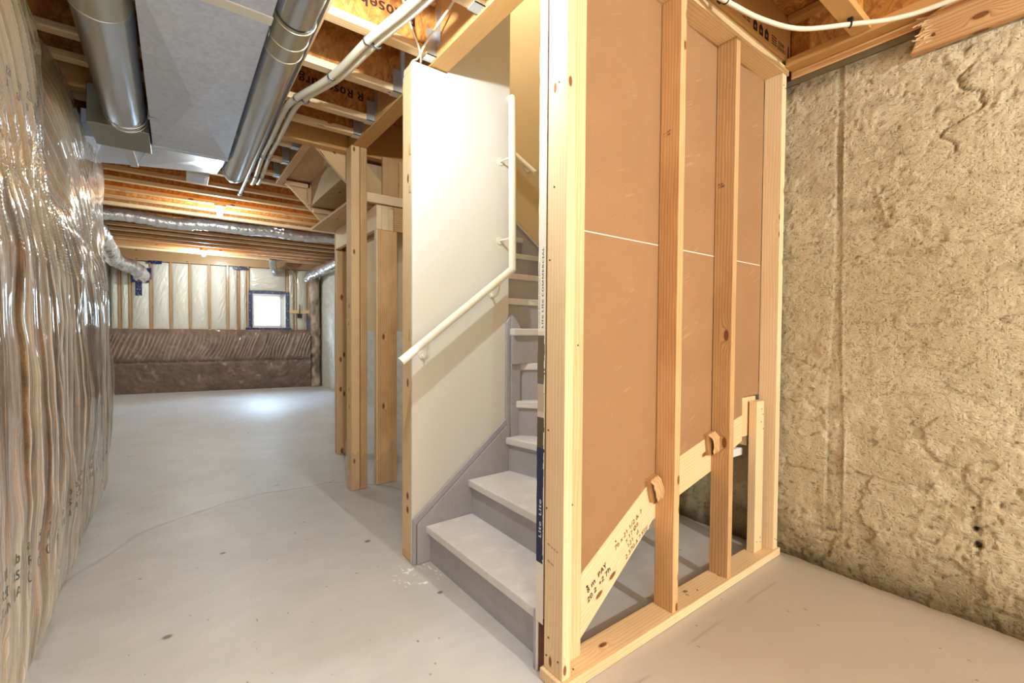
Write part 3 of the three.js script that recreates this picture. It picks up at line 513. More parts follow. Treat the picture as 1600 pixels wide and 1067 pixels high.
{
  const t = thing('landing_steps', 'underside of short plywood steps hanging from the ceiling behind the post', 'steps', [1.05, 2.25, -4.3]);
  // side boards run down and to the right
  const side = (z0, z1, m) => part(t, 'stringer', woodUV(slab([[0.87, 2.70], [1.30, 2.274], [1.60, 2.274], [1.60, 2.32], [1.22, 2.70]], z0, z1, 0.002), 'x', -0.79), m);
  side(-3.79, -3.752, M.pine[1]); side(-4.93, -4.89, M.pine[0]);
  part(t, 'tread', woodUV(bx(0.86, 1.13, 2.722, 2.74, -4.888, -3.82, 0.001), 'z'), M.ply); part(t, 'tread', woodUV(bx(1.118, 1.40, 2.49, 2.508, -4.888, -3.82, 0.001), 'z'), M.ply);
  part(t, 'riser', woodUV(bx(1.10, 1.117, 2.49, 2.721, -4.888, -3.82, 0.001), 'z'), M.ply);
  part(t, 'riser', woodUV(bx(1.385, 1.4, 2.275, 2.489, -4.888, -3.82, 0.001), 'z'), M.ply);
  part(t, 'cleat', board(1.03, 1.10, 2.66, 2.72, -4.1, -3.86, 'z'), M.ply); part(t, 'cleat', board(1.07, 1.10, 2.50, 2.70, -4.885, -4.84, 'y'), M.pine[0]); part(t, 'cleat', board(0.87, 1.09, 2.66, 2.70, -4.885, -4.84, 'x'), M.pine[2]); part(t, 'cleat', board(1.12, 1.38, 2.43, 2.47, -4.885, -4.84, 'x'), M.pine[2]);
}
single('landing_deck', 'plywood sheet on the door header, its edge sticking out beyond the post', 'plywood', woodUV(bx(1.10, 1.6, 2.252, 2.272, -4.84, -3.65, 0.001), 'z'), M.ply);

// ---------------------------------------------------------------- ducts and pipes
{
  const t = thing('trunk_duct', 'flat galvanised trunk duct with cross-broken sheets under the joists', 'duct', [0.12, 2.45, -2.6]);
  const x0 = -0.108, x1 = 0.308, yb = 2.45, yt = 2.665;
  const pan = (z0, z1, dip) => { const cx = (x0 + x1) / 2 - 0.01, cz = (z0 + z1) / 2, P = [[x0, yb, z0], [x1, yb, z0], [x1, yb, z1], [x0, yb, z1]], C = [cx, yb - dip, cz], v = [], uv = []; for (let i = 0; i < 4; i++) { const a = P[i], b = P[(i + 1) % 4]; v.push(...a, ...b, ...C); uv.push(a[0], a[2], b[0], b[2], C[0], C[2]); } const g = new THREE.BufferGeometry(); g.setAttribute('position', new THREE.Float32BufferAttribute(v, 3)); g.setAttribute('uv', new THREE.Float32BufferAttribute(uv, 2)); g.computeVertexNormals(); return g; };
  part(t, 'bottom_sheet', pan(-3.80, -2.0, 0.034), M.galv); part(t, 'bottom_sheet', pan(-1.97, -0.2, 0.034), M.galv);
  part(t, 'side_sheet', boxUV(bx(x0, x0 + 0.002, yb, yt, -3.8, -0.2, 0), 0.6), M.galv); part(t, 'side_sheet', boxUV(bx(x1 - 0.002, x1, yb, yt, -3.8, -0.2, 0), 0.6), M.galv); part(t, 'top_sheet', boxUV(bx(x0, x1, yt - 0.002, yt, -3.8, -0.2, 0), 0.6), M.galv);
  part(t, 'cleat', bx(x0 - 0.004, x1 + 0.004, yb - 0.008, yb - 0.001, -2.012, -1.957, 0.002), M.white, 'white sealed joint strip');
  part(t, 'cleat', bx(x0 - 0.004, x1 + 0.004, yb - 0.007, yb + 0.004, -3.815, -3.79, 0.002), M.galv);
  for (const z of [-2.07, -3.3]) part(t, 'hanger_strap', mergeGeometries([bx(x0 - 0.006, x0 - 0.003, yb - 0.01, 2.672, z - 0.012, z + 0.012, 0), bx(x0 - 0.006, x0 + 0.05, yb - 0.012, yb - 0.009, z - 0.012, z + 0.012, 0), bx(x1 + 0.003, x1 + 0.006, yb - 0.01, 2.672, z - 0.012, z + 0.012, 0)]), M.hang);
}
{
  const t = thing('cross_duct', 'flat tapered duct running crosswise at the end of the trunk duct', 'duct', [-0.3, 2.46, -4.2]);
  const hex = (a) => { const g = new THREE.BoxGeometry(1, 1, 1), p = g.attributes.position; for (let i = 0; i < 24; i++) { const X = p.getX(i) > 0, Y = p.getY(i) > 0, Z = p.getZ(i) > 0, q = a[(X ? 1 : 0) + (Z ? 2 : 0)]; p.setXYZ(i, q[0], Y ? 2.668 : q[1], q[2]); } const n = g.toNonIndexed(); n.computeVertexNormals(); return boxUV(n, 0.6); };
  part(t, 'sheet_body', hex([[-0.24, 2.555, -4.72], [0.29, 2.565, -4.58], [-0.115, 2.463, -3.82], [0.308, 2.463, -3.82]]), M.galv);
  part(t, 'sheet_body', hex([[-0.475, 2.55, -4.79], [-0.245, 2.555, -4.72], [-0.475, 2.495, -4.01], [-0.12, 2.49, -4.0]]), M.galv);
  part(t, 'cleat', hex([[-0.275, 2.545, -4.74], [-0.225, 2.545, -4.73], [-0.275, 2.48, -4.0], [-0.225, 2.478, -4.0]]), M.hang);
}
{
  const t = thing('round_duct', 'dark shiny round duct beside the plastic-covered wall, ending in a box', 'duct', [-0.23, 2.42, -2.5]);
  part(t, 'pipe', cyl([-0.23, 2.525, -3.56], [-0.222, 2.525, -2.35], 0.1, 0.1, 48, true), M.pipe); part(t, 'pipe', cyl([-0.222, 2.525, -2.352], [-0.222, 2.525, -0.2], 0.102, 0.104, 48, true), M.olive);
  for (const z of [-3.56, -3.5, -2.35]) { const g = new THREE.TorusGeometry(0.101, 0.005, 8, 48); g.translate(-0.225, 2.525, z); part(t, 'seam_ring', g, M.pipe); }
  part(t, 'end_box', boxUV(bx(-0.40, -0.118, 2.44, 2.668, -3.96, -3.565, 0.004), 0.4), M.darkboot);
}
{
  const t = thing('round_duct', 'silver round duct below the edge of the trunk duct with a labelled collar', 'duct', [0.39, 2.42, -2.5]);
  const x = 0.39, y = 2.5, r = 0.075;
  part(t, 'pipe', cyl([x, y, -4.2], [x, y, -2.2], r, r, 48, true), M.pipe); part(t, 'pipe', cyl([x, y, -2.0], [x, y, -0.2], r, r, 48, true), M.pipe);
  const cl = part(t, 'collar', cyl([x, y, -2.21], [x, y, -1.95], r * 1.06, r * 1.05, 48, true), M.olive);
  for (const z of [-2.21, -2.1, -1.97]) { const g = new THREE.TorusGeometry(r * 1.06, 0.003, 8, 48); g.translate(x, y, z); part(t, 'bead', g, M.olive); }
  part(t, 'elbow', tube([[x, y, -4.19], [x, y, -4.24], [x, y + 0.02, -4.31], [x, y + 0.09, -4.36], [x, y + 0.15, -4.37], [x, y + 0.17, -4.37]], r * 1.02, 24, 40), M.pipe);
  const st = std({ map: canvasTex(64, 64, (g) => { g.fillStyle = '#f2f2ee'; g.fillRect(0, 0, 64, 64); g.fillStyle = '#9a9a96'; for (let i = 0; i < 4; i++) g.fillRect(8, 10 + i * 13, 20 + (i * 17) % 28, 4); }), roughness: 0.6 });
  const lab = new THREE.CylinderGeometry(r * 1.066, r * 1.066, 0.075, 12, 1, true, -0.3, 0.75); lab.rotateX(Math.PI / 2); lab.rotateZ(Math.PI * 0.97); lab.translate(x, y, -2.1); part(cl, 'sticker', lab, st, 'white sticker');
  for (const z of [-2.05, -3.9]) part(t, 'hanger_strap', bx(x + r * 1.06, x + r * 1.06 + 0.003, y, 2.672, z - 0.012, z + 0.012, 0), M.hang);
}
single('gas_pipe', 'dark steel pipe running beside the silver round duct to a capped end', 'pipe', mergeGeometries([cyl([0.5, 2.62, -0.6], [0.548, 2.655, -5.45], 0.017, 0.017, 20), cyl([0.5475, 2.655, -5.42], [0.548, 2.655, -5.47], 0.022, 0.022, 20)].map((g) => g.toNonIndexed())), M.iron);
single('wood_nailer', 'narrow tan wood strip fixed under the joists beside the dark steel pipe', 'strip', board(0.525, 0.545, 2.635, 2.668, -3.4, -0.6, 'z'), M.pine[1]);
{
  const P = [[0.86, 2.652, -1.5], [0.82, 2.652, -1.85], [0.756, 2.648, -2.19], [0.698, 2.64, -2.60], [0.60, 2.648, -2.98], [0.57, 2.65, -3.2], [0.575, 2.65, -3.75], [0.576, 2.652, -4.15], [0.60, 2.65, -4.73], [0.605, 2.655, -5.0], [0.61, 2.75, -5.22]];
  const strap = (t, i, d) => { const [x, y, z] = P[i]; const g = new THREE.TorusGeometry(0.0195, 0.004, 8, 20); g.scale(1, 1, 2); g.translate(x + d, y, z); part(t, 'pipe_strap', g, M.iron); };
  const a = thing('supply_pipe', 'cream plastic pipe strapped under the joists, the one beside the steel pipe', 'pipe', [0.6, 2.64, -3.2]);
  part(a, 'pipe', tube(P, 0.0185, 120, 14), M.pex); for (const i of [2, 3, 4, 7, 8]) strap(a, i, 0);
  const b = thing('supply_pipe', 'cream plastic pipe strapped under the joists, the one toward the stair beam', 'pipe', [0.65, 2.64, -3.2]);
  part(b, 'pipe', tube(P.map(([x, y, z], i) => [x + (i < 5 ? 0.045 : 0.048), y + 0.004, z + (i < 5 ? 0.02 : 0.02)]), 0.0165, 120, 14), M.pex); for (const i of [2, 4, 7, 8]) strap(b, i, 0.047);
}
single('cable', 'white electrical cable dropping past a joist onto the cream partition, starting beside the pipes', 'cable', tube([[0.82, 2.78, -1.95], [0.92, 2.72, -2.06], [1.0, 2.664, -2.13], [1.02, 2.664, -2.20], [1.015, 2.672, -2.25], [1.018, 2.664, -2.30]], 0.005, 50, 8), M.cable);
single('cable', 'white electrical cable dropping past a joist onto the cream partition, starting high on the beam', 'cable', tube([[1.09, 2.90, -1.76], [1.085, 2.84, -1.9], [1.03, 2.72, -2.07], [1.01, 2.662, -2.13], [1.04, 2.663, -2.20], [1.06, 2.666, -2.25]], 0.006, 50, 8), M.cable);
{
  const t = thing('register_box', 'small white metal register box under a joist past the trunk duct', 'register', [0.17, 2.6, -4.95]);
  part(t, 'box', bx(0.09, 0.255, 2.60, 2.67, -5.12, -4.84, 0.006), M.white); part(t, 'plate', bx(0.115, 0.23, 2.596, 2.6005, -5.08, -4.88, 0.001), M.galv);
}
{
  const pts = []; for (let i = 0; i <= 14; i++) { const x = -0.98 + i * 0.255; pts.push([x, 2.63 - 0.03 * Math.sin(Math.PI * Math.min(1, i / 7)) - 0.012 * Math.sin(i * 2.1), -7.19 + 0.012 * Math.sin(i * 1.3)]); }
  single('flexible_duct', 'silver foil flexible duct lying between joists across the window room', 'duct', crumpled(pts, 0.072, 420, 36, 0.10, 20, 3, false), M.foil);
}
{
  const t = thing('flexible_duct', 'silver foil elbow duct in the corner above the dark tape patch', 'duct', [-0.7, 2.2, -10.6]);
  part(t, 'sleeve', crumpled([[-0.84, 2.56, -6.8], [-0.84, 2.55, -8.4], [-0.84, 2.5, -9.6], [-0.84, 2.45, -10.3], [-0.78, 2.43, -10.7], [-0.62, 2.38, -10.9], [-0.52, 2.29, -11.02], [-0.50, 2.25, -11.18]], 0.125, 160, 32, 0.16, 11, 11, false), M.foil);
}
{
  const t = thing('flexible_duct', 'silver foil duct along the concrete foundation above the brown wrapped column', 'duct', [2.45, 2.3, -8.5]);
  part(t, 'sleeve', crumpled([[2.46, 2.57, -6.6], [2.46, 2.53, -8.0], [2.45, 2.5, -9.4], [2.42, 2.47, -10.1], [2.36, 2.42, -10.4], [2.33, 2.34, -10.52]], 0.105, 200, 32, 0.12, 11, 15, false), M.foil);
}
{
  const t = thing('exhaust_duct', 'small silver exhaust elbow above the window', 'duct', [1.68, 2.4, -10.7]);
  part(t, 'elbow', tube([[1.62, 2.70, -10.4], [1.62, 2.62, -10.45], [1.65, 2.53, -10.53], [1.67, 2.47, -10.64], [1.67, 2.46, -10.80]], 0.065, 24, 24), M.pipe);
}

// ---------------------------------------------------------------- far wall with window, turned as in the room
const FZ = -11.1, FS = 0.19, zf = (x, off = 0) => FZ + FS * x + off, FA = -Math.atan(FS);
function skewed(geo) { const p = geo.attributes.position; for (let i = 0; i < p.count; i++) p.setZ(i, p.getZ(i) + FS * p.getX(i)); geo.computeVertexNormals(); return geo; }   // local z -> along the wall line
const wrapWood = phys({ map: T_PINE[1], color: new THREE.Color(0.62, 0.54, 0.48), roughness: 0.6, clearcoat: 0.9, clearcoatRoughness: 0.2 }), wrapDark = phys({ map: T_FIR[0], color: new THREE.Color(0.6, 0.5, 0.5), roughness: 0.6, clearcoat: 0.9, clearcoatRoughness: 0.2 });
const WX0 = 1.285, WX1 = 1.925, WY0 = 1.27, WY1 = 2.03;
{
  const w = thing('wall_far', null, null, [0, 0, FZ], { kind: 'structure' });
  const B = (x0, x1, y0, y1) => part(w, 'concrete', skewed(boxUV(bx(x0, x1, y0, y1, FZ - 0.34, FZ - 0.12, 0), 0.8)), M.concrete);
  B(-1.3, WX0, 0, 3); B(WX1, 3.0, 0, 3); B(WX0, WX1, 0, WY0); B(WX0, WX1, WY1, 3);
  part(w, 'rim_board', skewed(woodUV(bx(-1.0, 2.62, 2.55, 2.978, FZ - 0.118, FZ + 0.05, 0.002), 'x')), wrapWood);
}
const cream = phys({ color: new THREE.Color(0.68, 0.66, 0.58), roughness: 0.6, clearcoat: 0.8, clearcoatRoughness: 0.15 });
{ // studs and batts above the brown roll
  const t = thing('insulated_frame', 'wood frame with white plastic-covered insulation batts around the window', 'insulation', [0.7, 1.25, -11]);
  const sx = [-0.985, -0.84, -0.685, -0.372, -0.066, 0.24, 0.556, 0.87, 1.06, 1.225, 1.945, 2.10, 2.36];
  const stud = (x, y0 = 1.24, y1 = 2.55, m = pine()) => part(t, 'stud', skewed(board(x - 0.019, x + 0.019, y0, y1, FZ - 0.118, FZ + 0.006, 'y')), m);
  sx.forEach((x, i) => { if (i) stud(x, 1.24, 2.55, x === 1.06 ? wrapDark : wrapWood); });
  part(t, 'sill', skewed(board(-0.98, 2.4, 1.225, 1.24, FZ - 0.118, FZ + 0.03, 'x')), M.fir[0]);
  stud(1.60, 2.09, 2.25); 
  const batt = (x0, x1, y0, y1, k) => part(t, 'batt', grid(26, 60, (u, v) => {
    const x = lerp(x0, x1, u), y = lerp(y0, y1, v), e = Math.pow(Math.sin(Math.PI * clamp(u, 0.0, 1)), 0.55) * Math.pow(Math.sin(Math.PI * clamp(v * 0.98 + 0.01)), 0.35);
    const wr = 1 - Math.abs(2 * fbm(u * 2.5 + k * 7 + v * 2.5, v * 9 + k * 3 - u * 4, 3) - 1);
    return { p: [x, y, zf(x, -0.03 + 0.055 * e + 0.02 * (wr - 0.7) * e)] };
  }, false), cream);
  let k = 1; for (let i = 0; i + 1 < sx.length; i++) { if (sx[i] === 1.225) { batt(1.25, 1.92, 2.07, 2.54, k++); continue; } if (sx[i] === 1.945) { batt(1.965, 2.08, 1.245, 2.54, k++); continue; } batt(sx[i] + 0.02, sx[i + 1] - 0.02, 1.245, 2.54, k++); }
  part(t, 'backing_block', skewed(board(1.98, 2.40, 1.60, 1.675, FZ + 0.008, FZ + 0.046, 'x')), M.pine[0]);
}
{
  const w = thing('window_1', null, null, [1.6, 1.27, -10.8], { kind: 'structure' });
  const zz = FZ - 0.2, add = (n, a, m) => part(w, n, skewed(bx(...a)), m);
  const f = 0.055; const gx1 = WX1 - 0.115;
  add('window_frame', [WX0, WX0 + f, WY0, WY1, zz, FZ + 0.012, 0.002], M.white); add('window_frame', [gx1, WX1, WY0, WY1, zz, FZ - 0.05, 0.002], M.white); add('window_frame', [WX0 + f, gx1, WY1 - 0.09, WY1, zz, FZ + 0.012, 0.002], M.white); add('window_frame', [WX0 + f, gx1, WY0, WY0 + 0.07, zz, FZ + 0.012, 0.002], M.white);
  add('window_frame', [WX1 - 0.02, WX1, WY0, WY1, FZ - 0.05, FZ + 0.012, 0.002], M.white);
  add('window_pane', [WX0 + f, gx1, WY0 + 0.07, WY1 - 0.09, zz + 0.05, zz + 0.054, 0], phys({ color: 0xffffff, roughness: 0, transmission: 1, thickness: 0 }));
}
{
  const t = thing('window_tape', 'dark blue sealing tape around the basement window', 'tape', [1.6, 1.18, -10.8]);
  const S = (a) => part(t, 'strip', skewed(boxUV(bx(...a, 0), 0.35)), M.tape), z0 = FZ + 0.0125, z1 = FZ + 0.03;
  S([WX0 - 0.055, WX0 + 0.012, 1.265, 2.045, z0, z1]); S([WX1 - 0.012, WX1 + 0.045, 1.265, 2.045, z0, z1]); S([WX0 - 0.055, WX1 + 0.045, 2.005, 2.06, z0, z1 + 0.001]); S([WX0 - 0.11, WX1 + 0.09, 1.185, 1.285, z0, z1 + 0.012]);
}
single('tape_patch', 'dark blue tape hanging below the corner elbow duct', 'tape', mergeGeometries([skewed(boxUV(bx(-0.605, -0.505, 1.88, 2.2, FZ + 0.028, FZ + 0.034, 0), 0.35)), skewed(boxUV(bx(-0.67, -0.40, 2.13, 2.27, FZ + 0.035, FZ + 0.05, 0), 0.35)), skewed(boxUV(bx(-0.42, -0.36, 2.2, 2.42, FZ + 0.03, FZ + 0.04, 0), 0.35))]), M.tape);
single('tape_patch', 'dark tape patch at the wall top between elbow duct and lamp', 'tape', skewed(boxUV(bx(-0.40, -0.2, 2.50, 2.56, FZ + 0.052, FZ + 0.06, 0), 0.35)), M.tape);
single('tape_patch', 'dark tape patch at the wall top before the window', 'tape', skewed(boxUV(bx(0.95, 1.2, 2.48, 2.535, FZ + 0.052, FZ + 0.06, 0), 0.35)), M.tape);
{
  const t = thing('outlet_box', 'black electrical box on the wood block beside the window', 'outlet', [2.17, 1.5, -10.65]);
  part(t, 'box', skewed(bx(2.13, 2.21, 1.50, 1.59, FZ + 0.04, FZ + 0.09, 0.004)), M.black); part(t, 'bracket', skewed(bx(2.165, 2.18, 1.59, 1.80, FZ + 0.05, FZ + 0.062, 0.001)), M.black);
  part(t, 'wire', tube([[2.172, 1.8, zf(2.17, 0.055)], [2.15, 2.1, zf(2.15, 0.06)], [2.1, 2.3, zf(2.1, 0.07)], [2.05, 2.5, zf(2.05, 0.05)], [1.9, 2.62, zf(1.9, 0.1)]], 0.005, 30, 6), M.cable);
}
single('tape_patch', 'dark blue tape strip beside the brown wrapped column', 'tape', skewed(boxUV(bx(2.31, 2.345, 1.22, 1.55, FZ + 0.05, FZ + 0.09, 0), 0.35)), M.tape);
// brown insulation under plastic: colours shared by the roll, the column and the near wall
const brown = lin3([136, 106, 88]), brownL = lin3([222, 198, 176]), brownD = lin3([88, 64, 50]);
const wrapMat = phys({ vertexColors: true, roughness: 0.65, clearcoat: 1, clearcoatRoughness: 0.1 });
single('insulation_roll', 'brown insulation blanket under clear plastic along the wall below the window', 'insulation', grid(420, 90, (u, v) => {
  const x = lerp(-0.99, 2.375, u), y = v * 1.24, seam = Math.abs(y - 0.60);
  const q = x - 0.35 * (y - 0.6), up = ss(0.62, 0.75, y), fold = Math.pow(1 - Math.abs(2 * ((q * 15 + 1.6 * vn(q * 4, y * 2)) % 1 + 1) % 1 * 2 - 1), 2);
  const fd = Math.pow(1 - Math.abs(2 * (((q * 14 + 1.8 * vn(q * 5, y * 2.2) + 50) % 1)) - 1), 2.5) * up * ss(0.2, 0.5, vn(q * 3, y * 1.5) + 0.25 * ss(1.2, -0.5, x)) * ss(1.22, 1.05, y);
  const n = fbm(x * 5, y * 5, 4), prof = Math.pow(Math.sin(Math.PI * clamp(0.06 + v * 0.9)), 0.4);
  const h = 0.005 + 0.12 * prof + 0.055 * (n - 0.5) - 0.02 * Math.exp(-Math.pow(seam / 0.03, 2)) + 0.022 * fd + 0.01 * (vn(x * 20, y * 26) - 0.5);
  let c = mix3(brownD, brown, clamp(0.2 + 1.1 * (n - 0.15))); c = mix3(c, brownL, 0.75 * fd * (0.4 + 0.6 * vn(x * 9, y * 6)) + 0.12 * ss(0.6, 0.8, fbm(x * 9 + 5, y * 9, 3)));
  if (seam < 0.02 && vn(x * 34, 4) > 0.45) c = mix3(c, [0.01, 0.01, 0.01], 0.6);
  return { p: [x, y, zf(x, h)], c };
}), wrapMat);
single('insulation_column', 'brown plastic-wrapped vertical duct in the corner beside the foundation wall', 'insulation', (() => { const g = crumpled([[2.485, 0.01, -10.60], [2.485, 0.6, -10.61], [2.48, 1.2, -10.60], [2.47, 1.7, -10.6], [2.465, 2.1, -10.58], [2.455, 2.36, -10.56]], 0.105, 200, 40, 0.16, 9, 23, false); const p = g.attributes.position, c = new Float32Array(p.count * 3); for (let i = 0; i < p.count; i++) { const n = fbm(p.getX(i) * 14 + 4, p.getY(i) * 6, 4); c.set(mix3(brownD, brownL, clamp(n * 1.3 - 0.2)), i * 3); } g.setAttribute('color', new THREE.BufferAttribute(c, 3)); return g; })(), wrapMat);

// ---------------------------------------------------------------- near insulated wall under clear plastic
{
  const S0 = -1.6, S1 = 4.55, TX = 2048, TY = 1536;
  const tri = (t) => { t -= Math.floor(t); return 1 - Math.abs(2 * t - 1); };
  function fold(s, y) {
    const up = Math.max(0, y - 1.5), q = s + 1.15 * Math.pow(up, 1.15) * ss(4.6, 3.6, s), w = vn(q * 2.2, y * 0.8);
    const a = Math.pow(tri(q * 9 + 0.9 * vn(q * 2.5, y * 0.9)), 5), b = Math.pow(tri(q * 23 + 1.2 * vn(q * 5 + 9, y * 0.8)), 4.5), c = Math.pow(tri(q * 47 + 1.6 * vn(q * 9 + 3, y * 1.1)), 3.5);
    const k = 0.35 + 0.65 * ss(0.25, 0.7, w); return { a: a * k, b: b * (0.4 + 0.6 * vn(q * 3 + 40, y)), c: c * vn(q * 4 + 70, y * 1.2), q };
  }
  const X = (s, y) => {
    const low = Math.pow(Math.sin(Math.PI * clamp(y / 1.75)), 0.6), upb = Math.exp(-Math.pow((s - 2.1) / 0.55, 2) - Math.pow((y - 2.15) / 0.42, 2)), gap = Math.exp(-Math.pow((s - 2.95) / 0.22, 2)) * ss(1.75, 2.0, y);
    const far = Math.exp(-Math.pow((s - 3.7) / 0.5, 2) - Math.pow((y - 1.95) / 0.4, 2)), pinch = Math.exp(-Math.pow((s - 3.95) / 0.1, 2) - Math.pow((y - 1.78) / 0.1, 2));
    const f = fold(s, y), n = fbm(s * 2.4, y * 2.4, 3) - 0.5;
    return -0.43 + 0.045 * low + 0.055 * upb - 0.07 * gap + 0.03 * far - 0.05 * pinch + 0.05 * n - 0.06 * ss(2.35, 2.7, y) - 0.03 * ss(0.12, 0, y) + (0.011 * f.a + 0.006 * f.b + 0.0025 * f.c) * (1 - 0.72 * ss(1.75, 2.1, y));
  };
  const g = grid(640, 230, (u, v) => {
    const y = v * 2.668; let s = S0 + u * (S1 + 0.62 - S0), x, z;
    if (s <= S1) { x = X(s, y); z = -s; }
    else { const d = s - S1, xe = X(S1, y); const R = 0.1; if (d < 0.157) { const a = d / R; x = xe - R + R * Math.cos(a); z = -S1 - R * Math.sin(a); } else { x = lerp(xe - R, -0.998, (d - 0.157) / (0.62 - 0.157)); z = -S1 - R; } }
    return { p: [x, y, z], u: (s - 1.4) / (S1 - 1.4), v: y / 2.668 };
  }, false);
  const crm = [226, 208, 176], br = [122, 86, 48], brd = [62, 40, 20], wht = [246, 243, 238], mauve = [150, 132, 120];
  const tex = canvasTex(TX, TY, (c2, W, H) => {
    const im = c2.createImageData(W, H), d = im.data;
    for (let j = 0; j < H; j++) for (let i = 0; i < W; i++) {
      const s = 1.4 + i / W * (S1 - 1.4), y = (1 - j / H) * 2.668, f = fold(s, y);
      const n = fbm(s * 5, y * 5, 3), m = fbm(s * 26, y * 14, 3), top = ss(1.5, 1.72, y + 0.22 * (vn(s * 2.5, 3) - 0.5)), st = fbm(f.q * 11 + 5, y * 1.2, 3);
      const fib = vn(s * 160 + 3 * vn(s * 40, y * 40), y * 130), top2 = top;
      let c = mix3(brd, br, clamp(0.1 + 1.3 * (n - 0.2) + 0.9 * (m - 0.5) + 0.5 * (fib - 0.5)));
      const hz = clamp(0.95 * ss(0.38, 0.64, vn(f.q * 24 + 5, y * 0.9)) * (0.35 + 0.65 * vn(f.q * 120, y * 1.6)) + 0.4 * ss(0.5, 0.75, fbm(s * 2.2 + 8, y * 1.6, 2)) * vn(f.q * 70, y * 3));
      c = mix3(c, [216, 208, 198], hz * (0.72 + 0.28 * vn(f.q * 8 + 3, 2))); c = mix3(c, mauve, 0.3 * ss(0.45, 0.65, st));
      c = mix3(c, [222, 208, 186], ss(0.85, 0.15, y) * 0.75 * (0.45 + 0.55 * vn(f.q * 20, y)));
      c = mix3(c, mix3(crm, [214, 190, 152], clamp(1.6 * (n - 0.3))), top * (0.9 - 0.3 * vn(f.q * 14, y)));
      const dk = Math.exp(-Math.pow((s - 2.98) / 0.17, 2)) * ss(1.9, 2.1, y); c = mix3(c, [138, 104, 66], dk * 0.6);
      const rg = clamp(1.3 * Math.pow(f.a, 2.2) + 1.0 * Math.pow(f.b, 2.4) + 0.6 * Math.pow(f.c, 2.4)); c = mix3(c, wht, rg * (0.92 - 0.3 * top));
      const k = (j * W + i) * 4; d[k] = c[0]; d[k + 1] = c[1]; d[k + 2] = c[2]; d[k + 3] = 255;
    }
    c2.putImageData(im, 0, 0);
    // printed lines on the film, broken by the folds
    const px = (s) => (s - 1.4) / (S1 - 1.4) * W, py = (y) => (1 - y / 2.668) * H, r = rng(33);
    const line = (s0, y0, s1, y1, words, size) => { const a = Math.atan2(py(y1) - py(y0), px(s1) - px(s0)), L = Math.hypot(px(s1) - px(s0), py(y1) - py(y0)); c2.save(); c2.translate(px(s0), py(y0)); c2.rotate(a); c2.fillStyle = '#2a2016'; c2.font = `bold ${size}px sans-serif`; let x = 0; while (x < L) { for (let k = 0; k < words.length; k++) { c2.globalAlpha = 0.6 + 0.35 * r(); c2.fillText(words[k], x, k * size * 1.25); } x += size * 3.1 + r() * size; } c2.restore(); };
    line(1.7, 0.545, 4.3, 0.46, ['abl', 'RSI', '(JAN'], 23); line(1.75, 1.98, 2.75, 2.03, ['R20', '16'], 17); line(3.0, 1.83, 3.5, 1.80, ['R20', 'CAN'], 15);
  });
  const crease = dataTex(1024, 1024, (x, y) => { const w = vn(x * 0.02, y * 0.012) * 8, a = tri(x * 0.055 + w * 0.35 + vn(x * 0.03, y * 0.02)), b = tri(x * 0.13 - w * 0.3 + y * 0.012), c3 = vn(x * 0.5, y * 0.05), on = ss(0.35, 0.7, vn(x * 0.014 + 7, y * 0.01)); const v = 110 + 90 * Math.pow(a, 4) * on + 50 * Math.pow(b, 4) * (1 - on) + 26 * (c3 - 0.5); return [v, v, v]; }, false);
  crease.repeat.set(3, 2); 
  const m = phys({ map: tex, roughness: 0.55, clearcoat: 1, clearcoatRoughness: 0.07, bumpMap: crease, bumpScale: 0.005 });
  single('insulation_blanket', 'bulging insulation under shiny clear plastic film beside the passage, with printed lines', 'insulation', g, m);
}

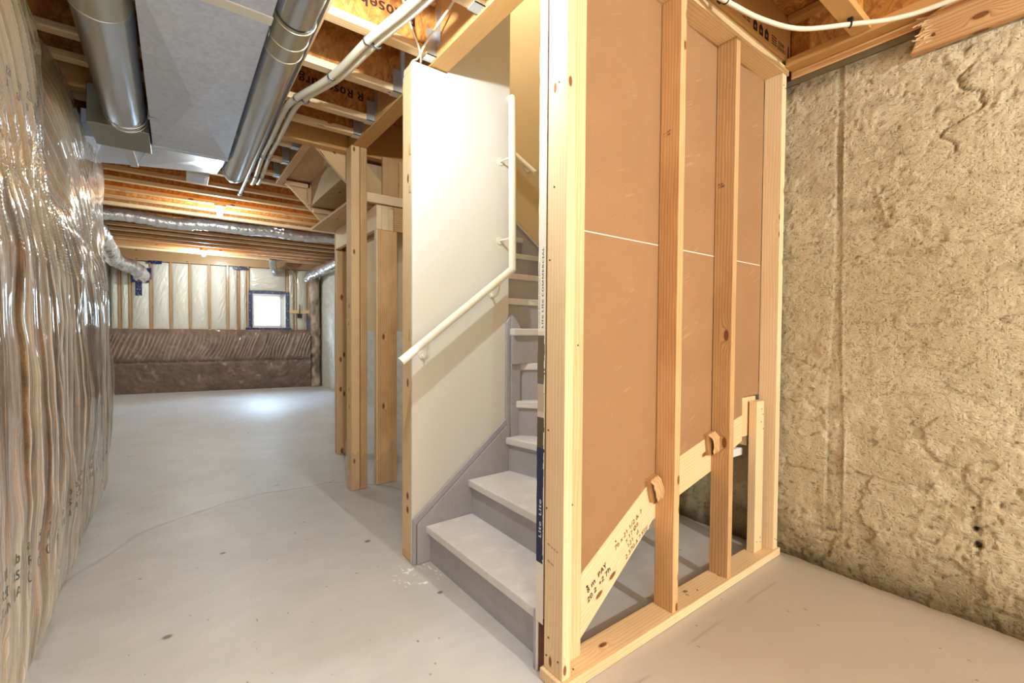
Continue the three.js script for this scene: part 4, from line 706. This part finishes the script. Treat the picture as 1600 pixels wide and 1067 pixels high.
// ---------------------------------------------------------------- lamps
LAMPS.forEach(([x, z, cd], i) => {
  const lab = ['bare bulb in a white lampholder beyond the foil duct, close to the window wall', 'bare bulb in a white lampholder just before the foil duct', 'bare ceiling bulb above the foot of the stairs', 'bare ceiling bulb far behind the stud wall front', 'added unseen fill bulb over the near insulated wall', 'added unseen bulb brightening the upper stairwell'][i];
  const Y0 = i === 5 ? 2.53 : 0;
  const t = thing('ceiling_lamp', lab, 'lamp', [x, 2.53 + Y0, z]);
  const prof = [[0, 2.668], [0.055, 2.668], [0.057, 2.655], [0.045, 2.645], [0.028, 2.635], [0.024, 2.62], [0, 2.62]].map((p) => new THREE.Vector2(...p)).reverse();
  const b = new THREE.LatheGeometry(prof, 28); b.translate(x, Y0, z); part(t, 'lampholder', b, M.white);
  const bulb = new THREE.LatheGeometry([[0, 2.548], [0.012, 2.55], [0.024, 2.558], [0.03, 2.572], [0.029, 2.586], [0.02, 2.602], [0.014, 2.612], [0.013, 2.622]].map((p) => new THREE.Vector2(...p)), 24); bulb.translate(x, Y0, z);
  if (i === 2 || i === 3 || i === 4) part(t, 'mounting_block', board(x - 0.07, x + 0.07, 2.668, 2.979, z - 0.03, z + 0.03, 'y'), M.pine[1]);
  part(t, 'bulb', bulb, std({ color: 0xffffff, emissive: LAMP_COLOR, emissiveIntensity: 10, roughness: 0.3 }));
  const L = new THREE.PointLight(LAMP_COLOR, cd); L.name = 'bulb_light'; L.position.set(x, 2.575 + Y0, z); L.castShadow = true; L.shadow.radius = 1.0; scene.add(L);
});

// ---------------------------------------------------------------- outside the window
{
  struct('ground_outside', boxUV(bx(-14, 18, 0.6, 1.05, -26, -12.3, 0), 1), std({ color: new THREE.Color(0.75, 0.76, 0.74), roughness: 0.9 }));
  const h = thing('neighbour_house', 'pale siding house with a teal window seen through the basement window', 'house', [1.5, 1.05, -18]);
  for (let i = 0; i < 14; i++) part(h, 'siding_plank', bx(-4, 9, 1.05 + i * 0.22, 1.05 + i * 0.22 + 0.205, -18.1, -17.98 - 0.02 * (i % 2), 0.01), std({ color: new THREE.Color(0.86, 0.87, 0.85), roughness: 0.8 }));
  part(h, 'wall_core', bx(-4, 9, 1.05, 5.2, -18.6, -18.11, 0), M.white);
  const wn = part(h, 'window_frame', bx(2.15, 2.75, 1.9, 3.4, -17.99, -17.93, 0.01), M.white); part(wn, 'window_pane', bx(2.2, 2.7, 1.95, 3.35, -17.93, -17.92, 0), std({ color: new THREE.Color(0.25, 0.5, 0.55), roughness: 0.1 }));
}

renderer.render(scene, camera);
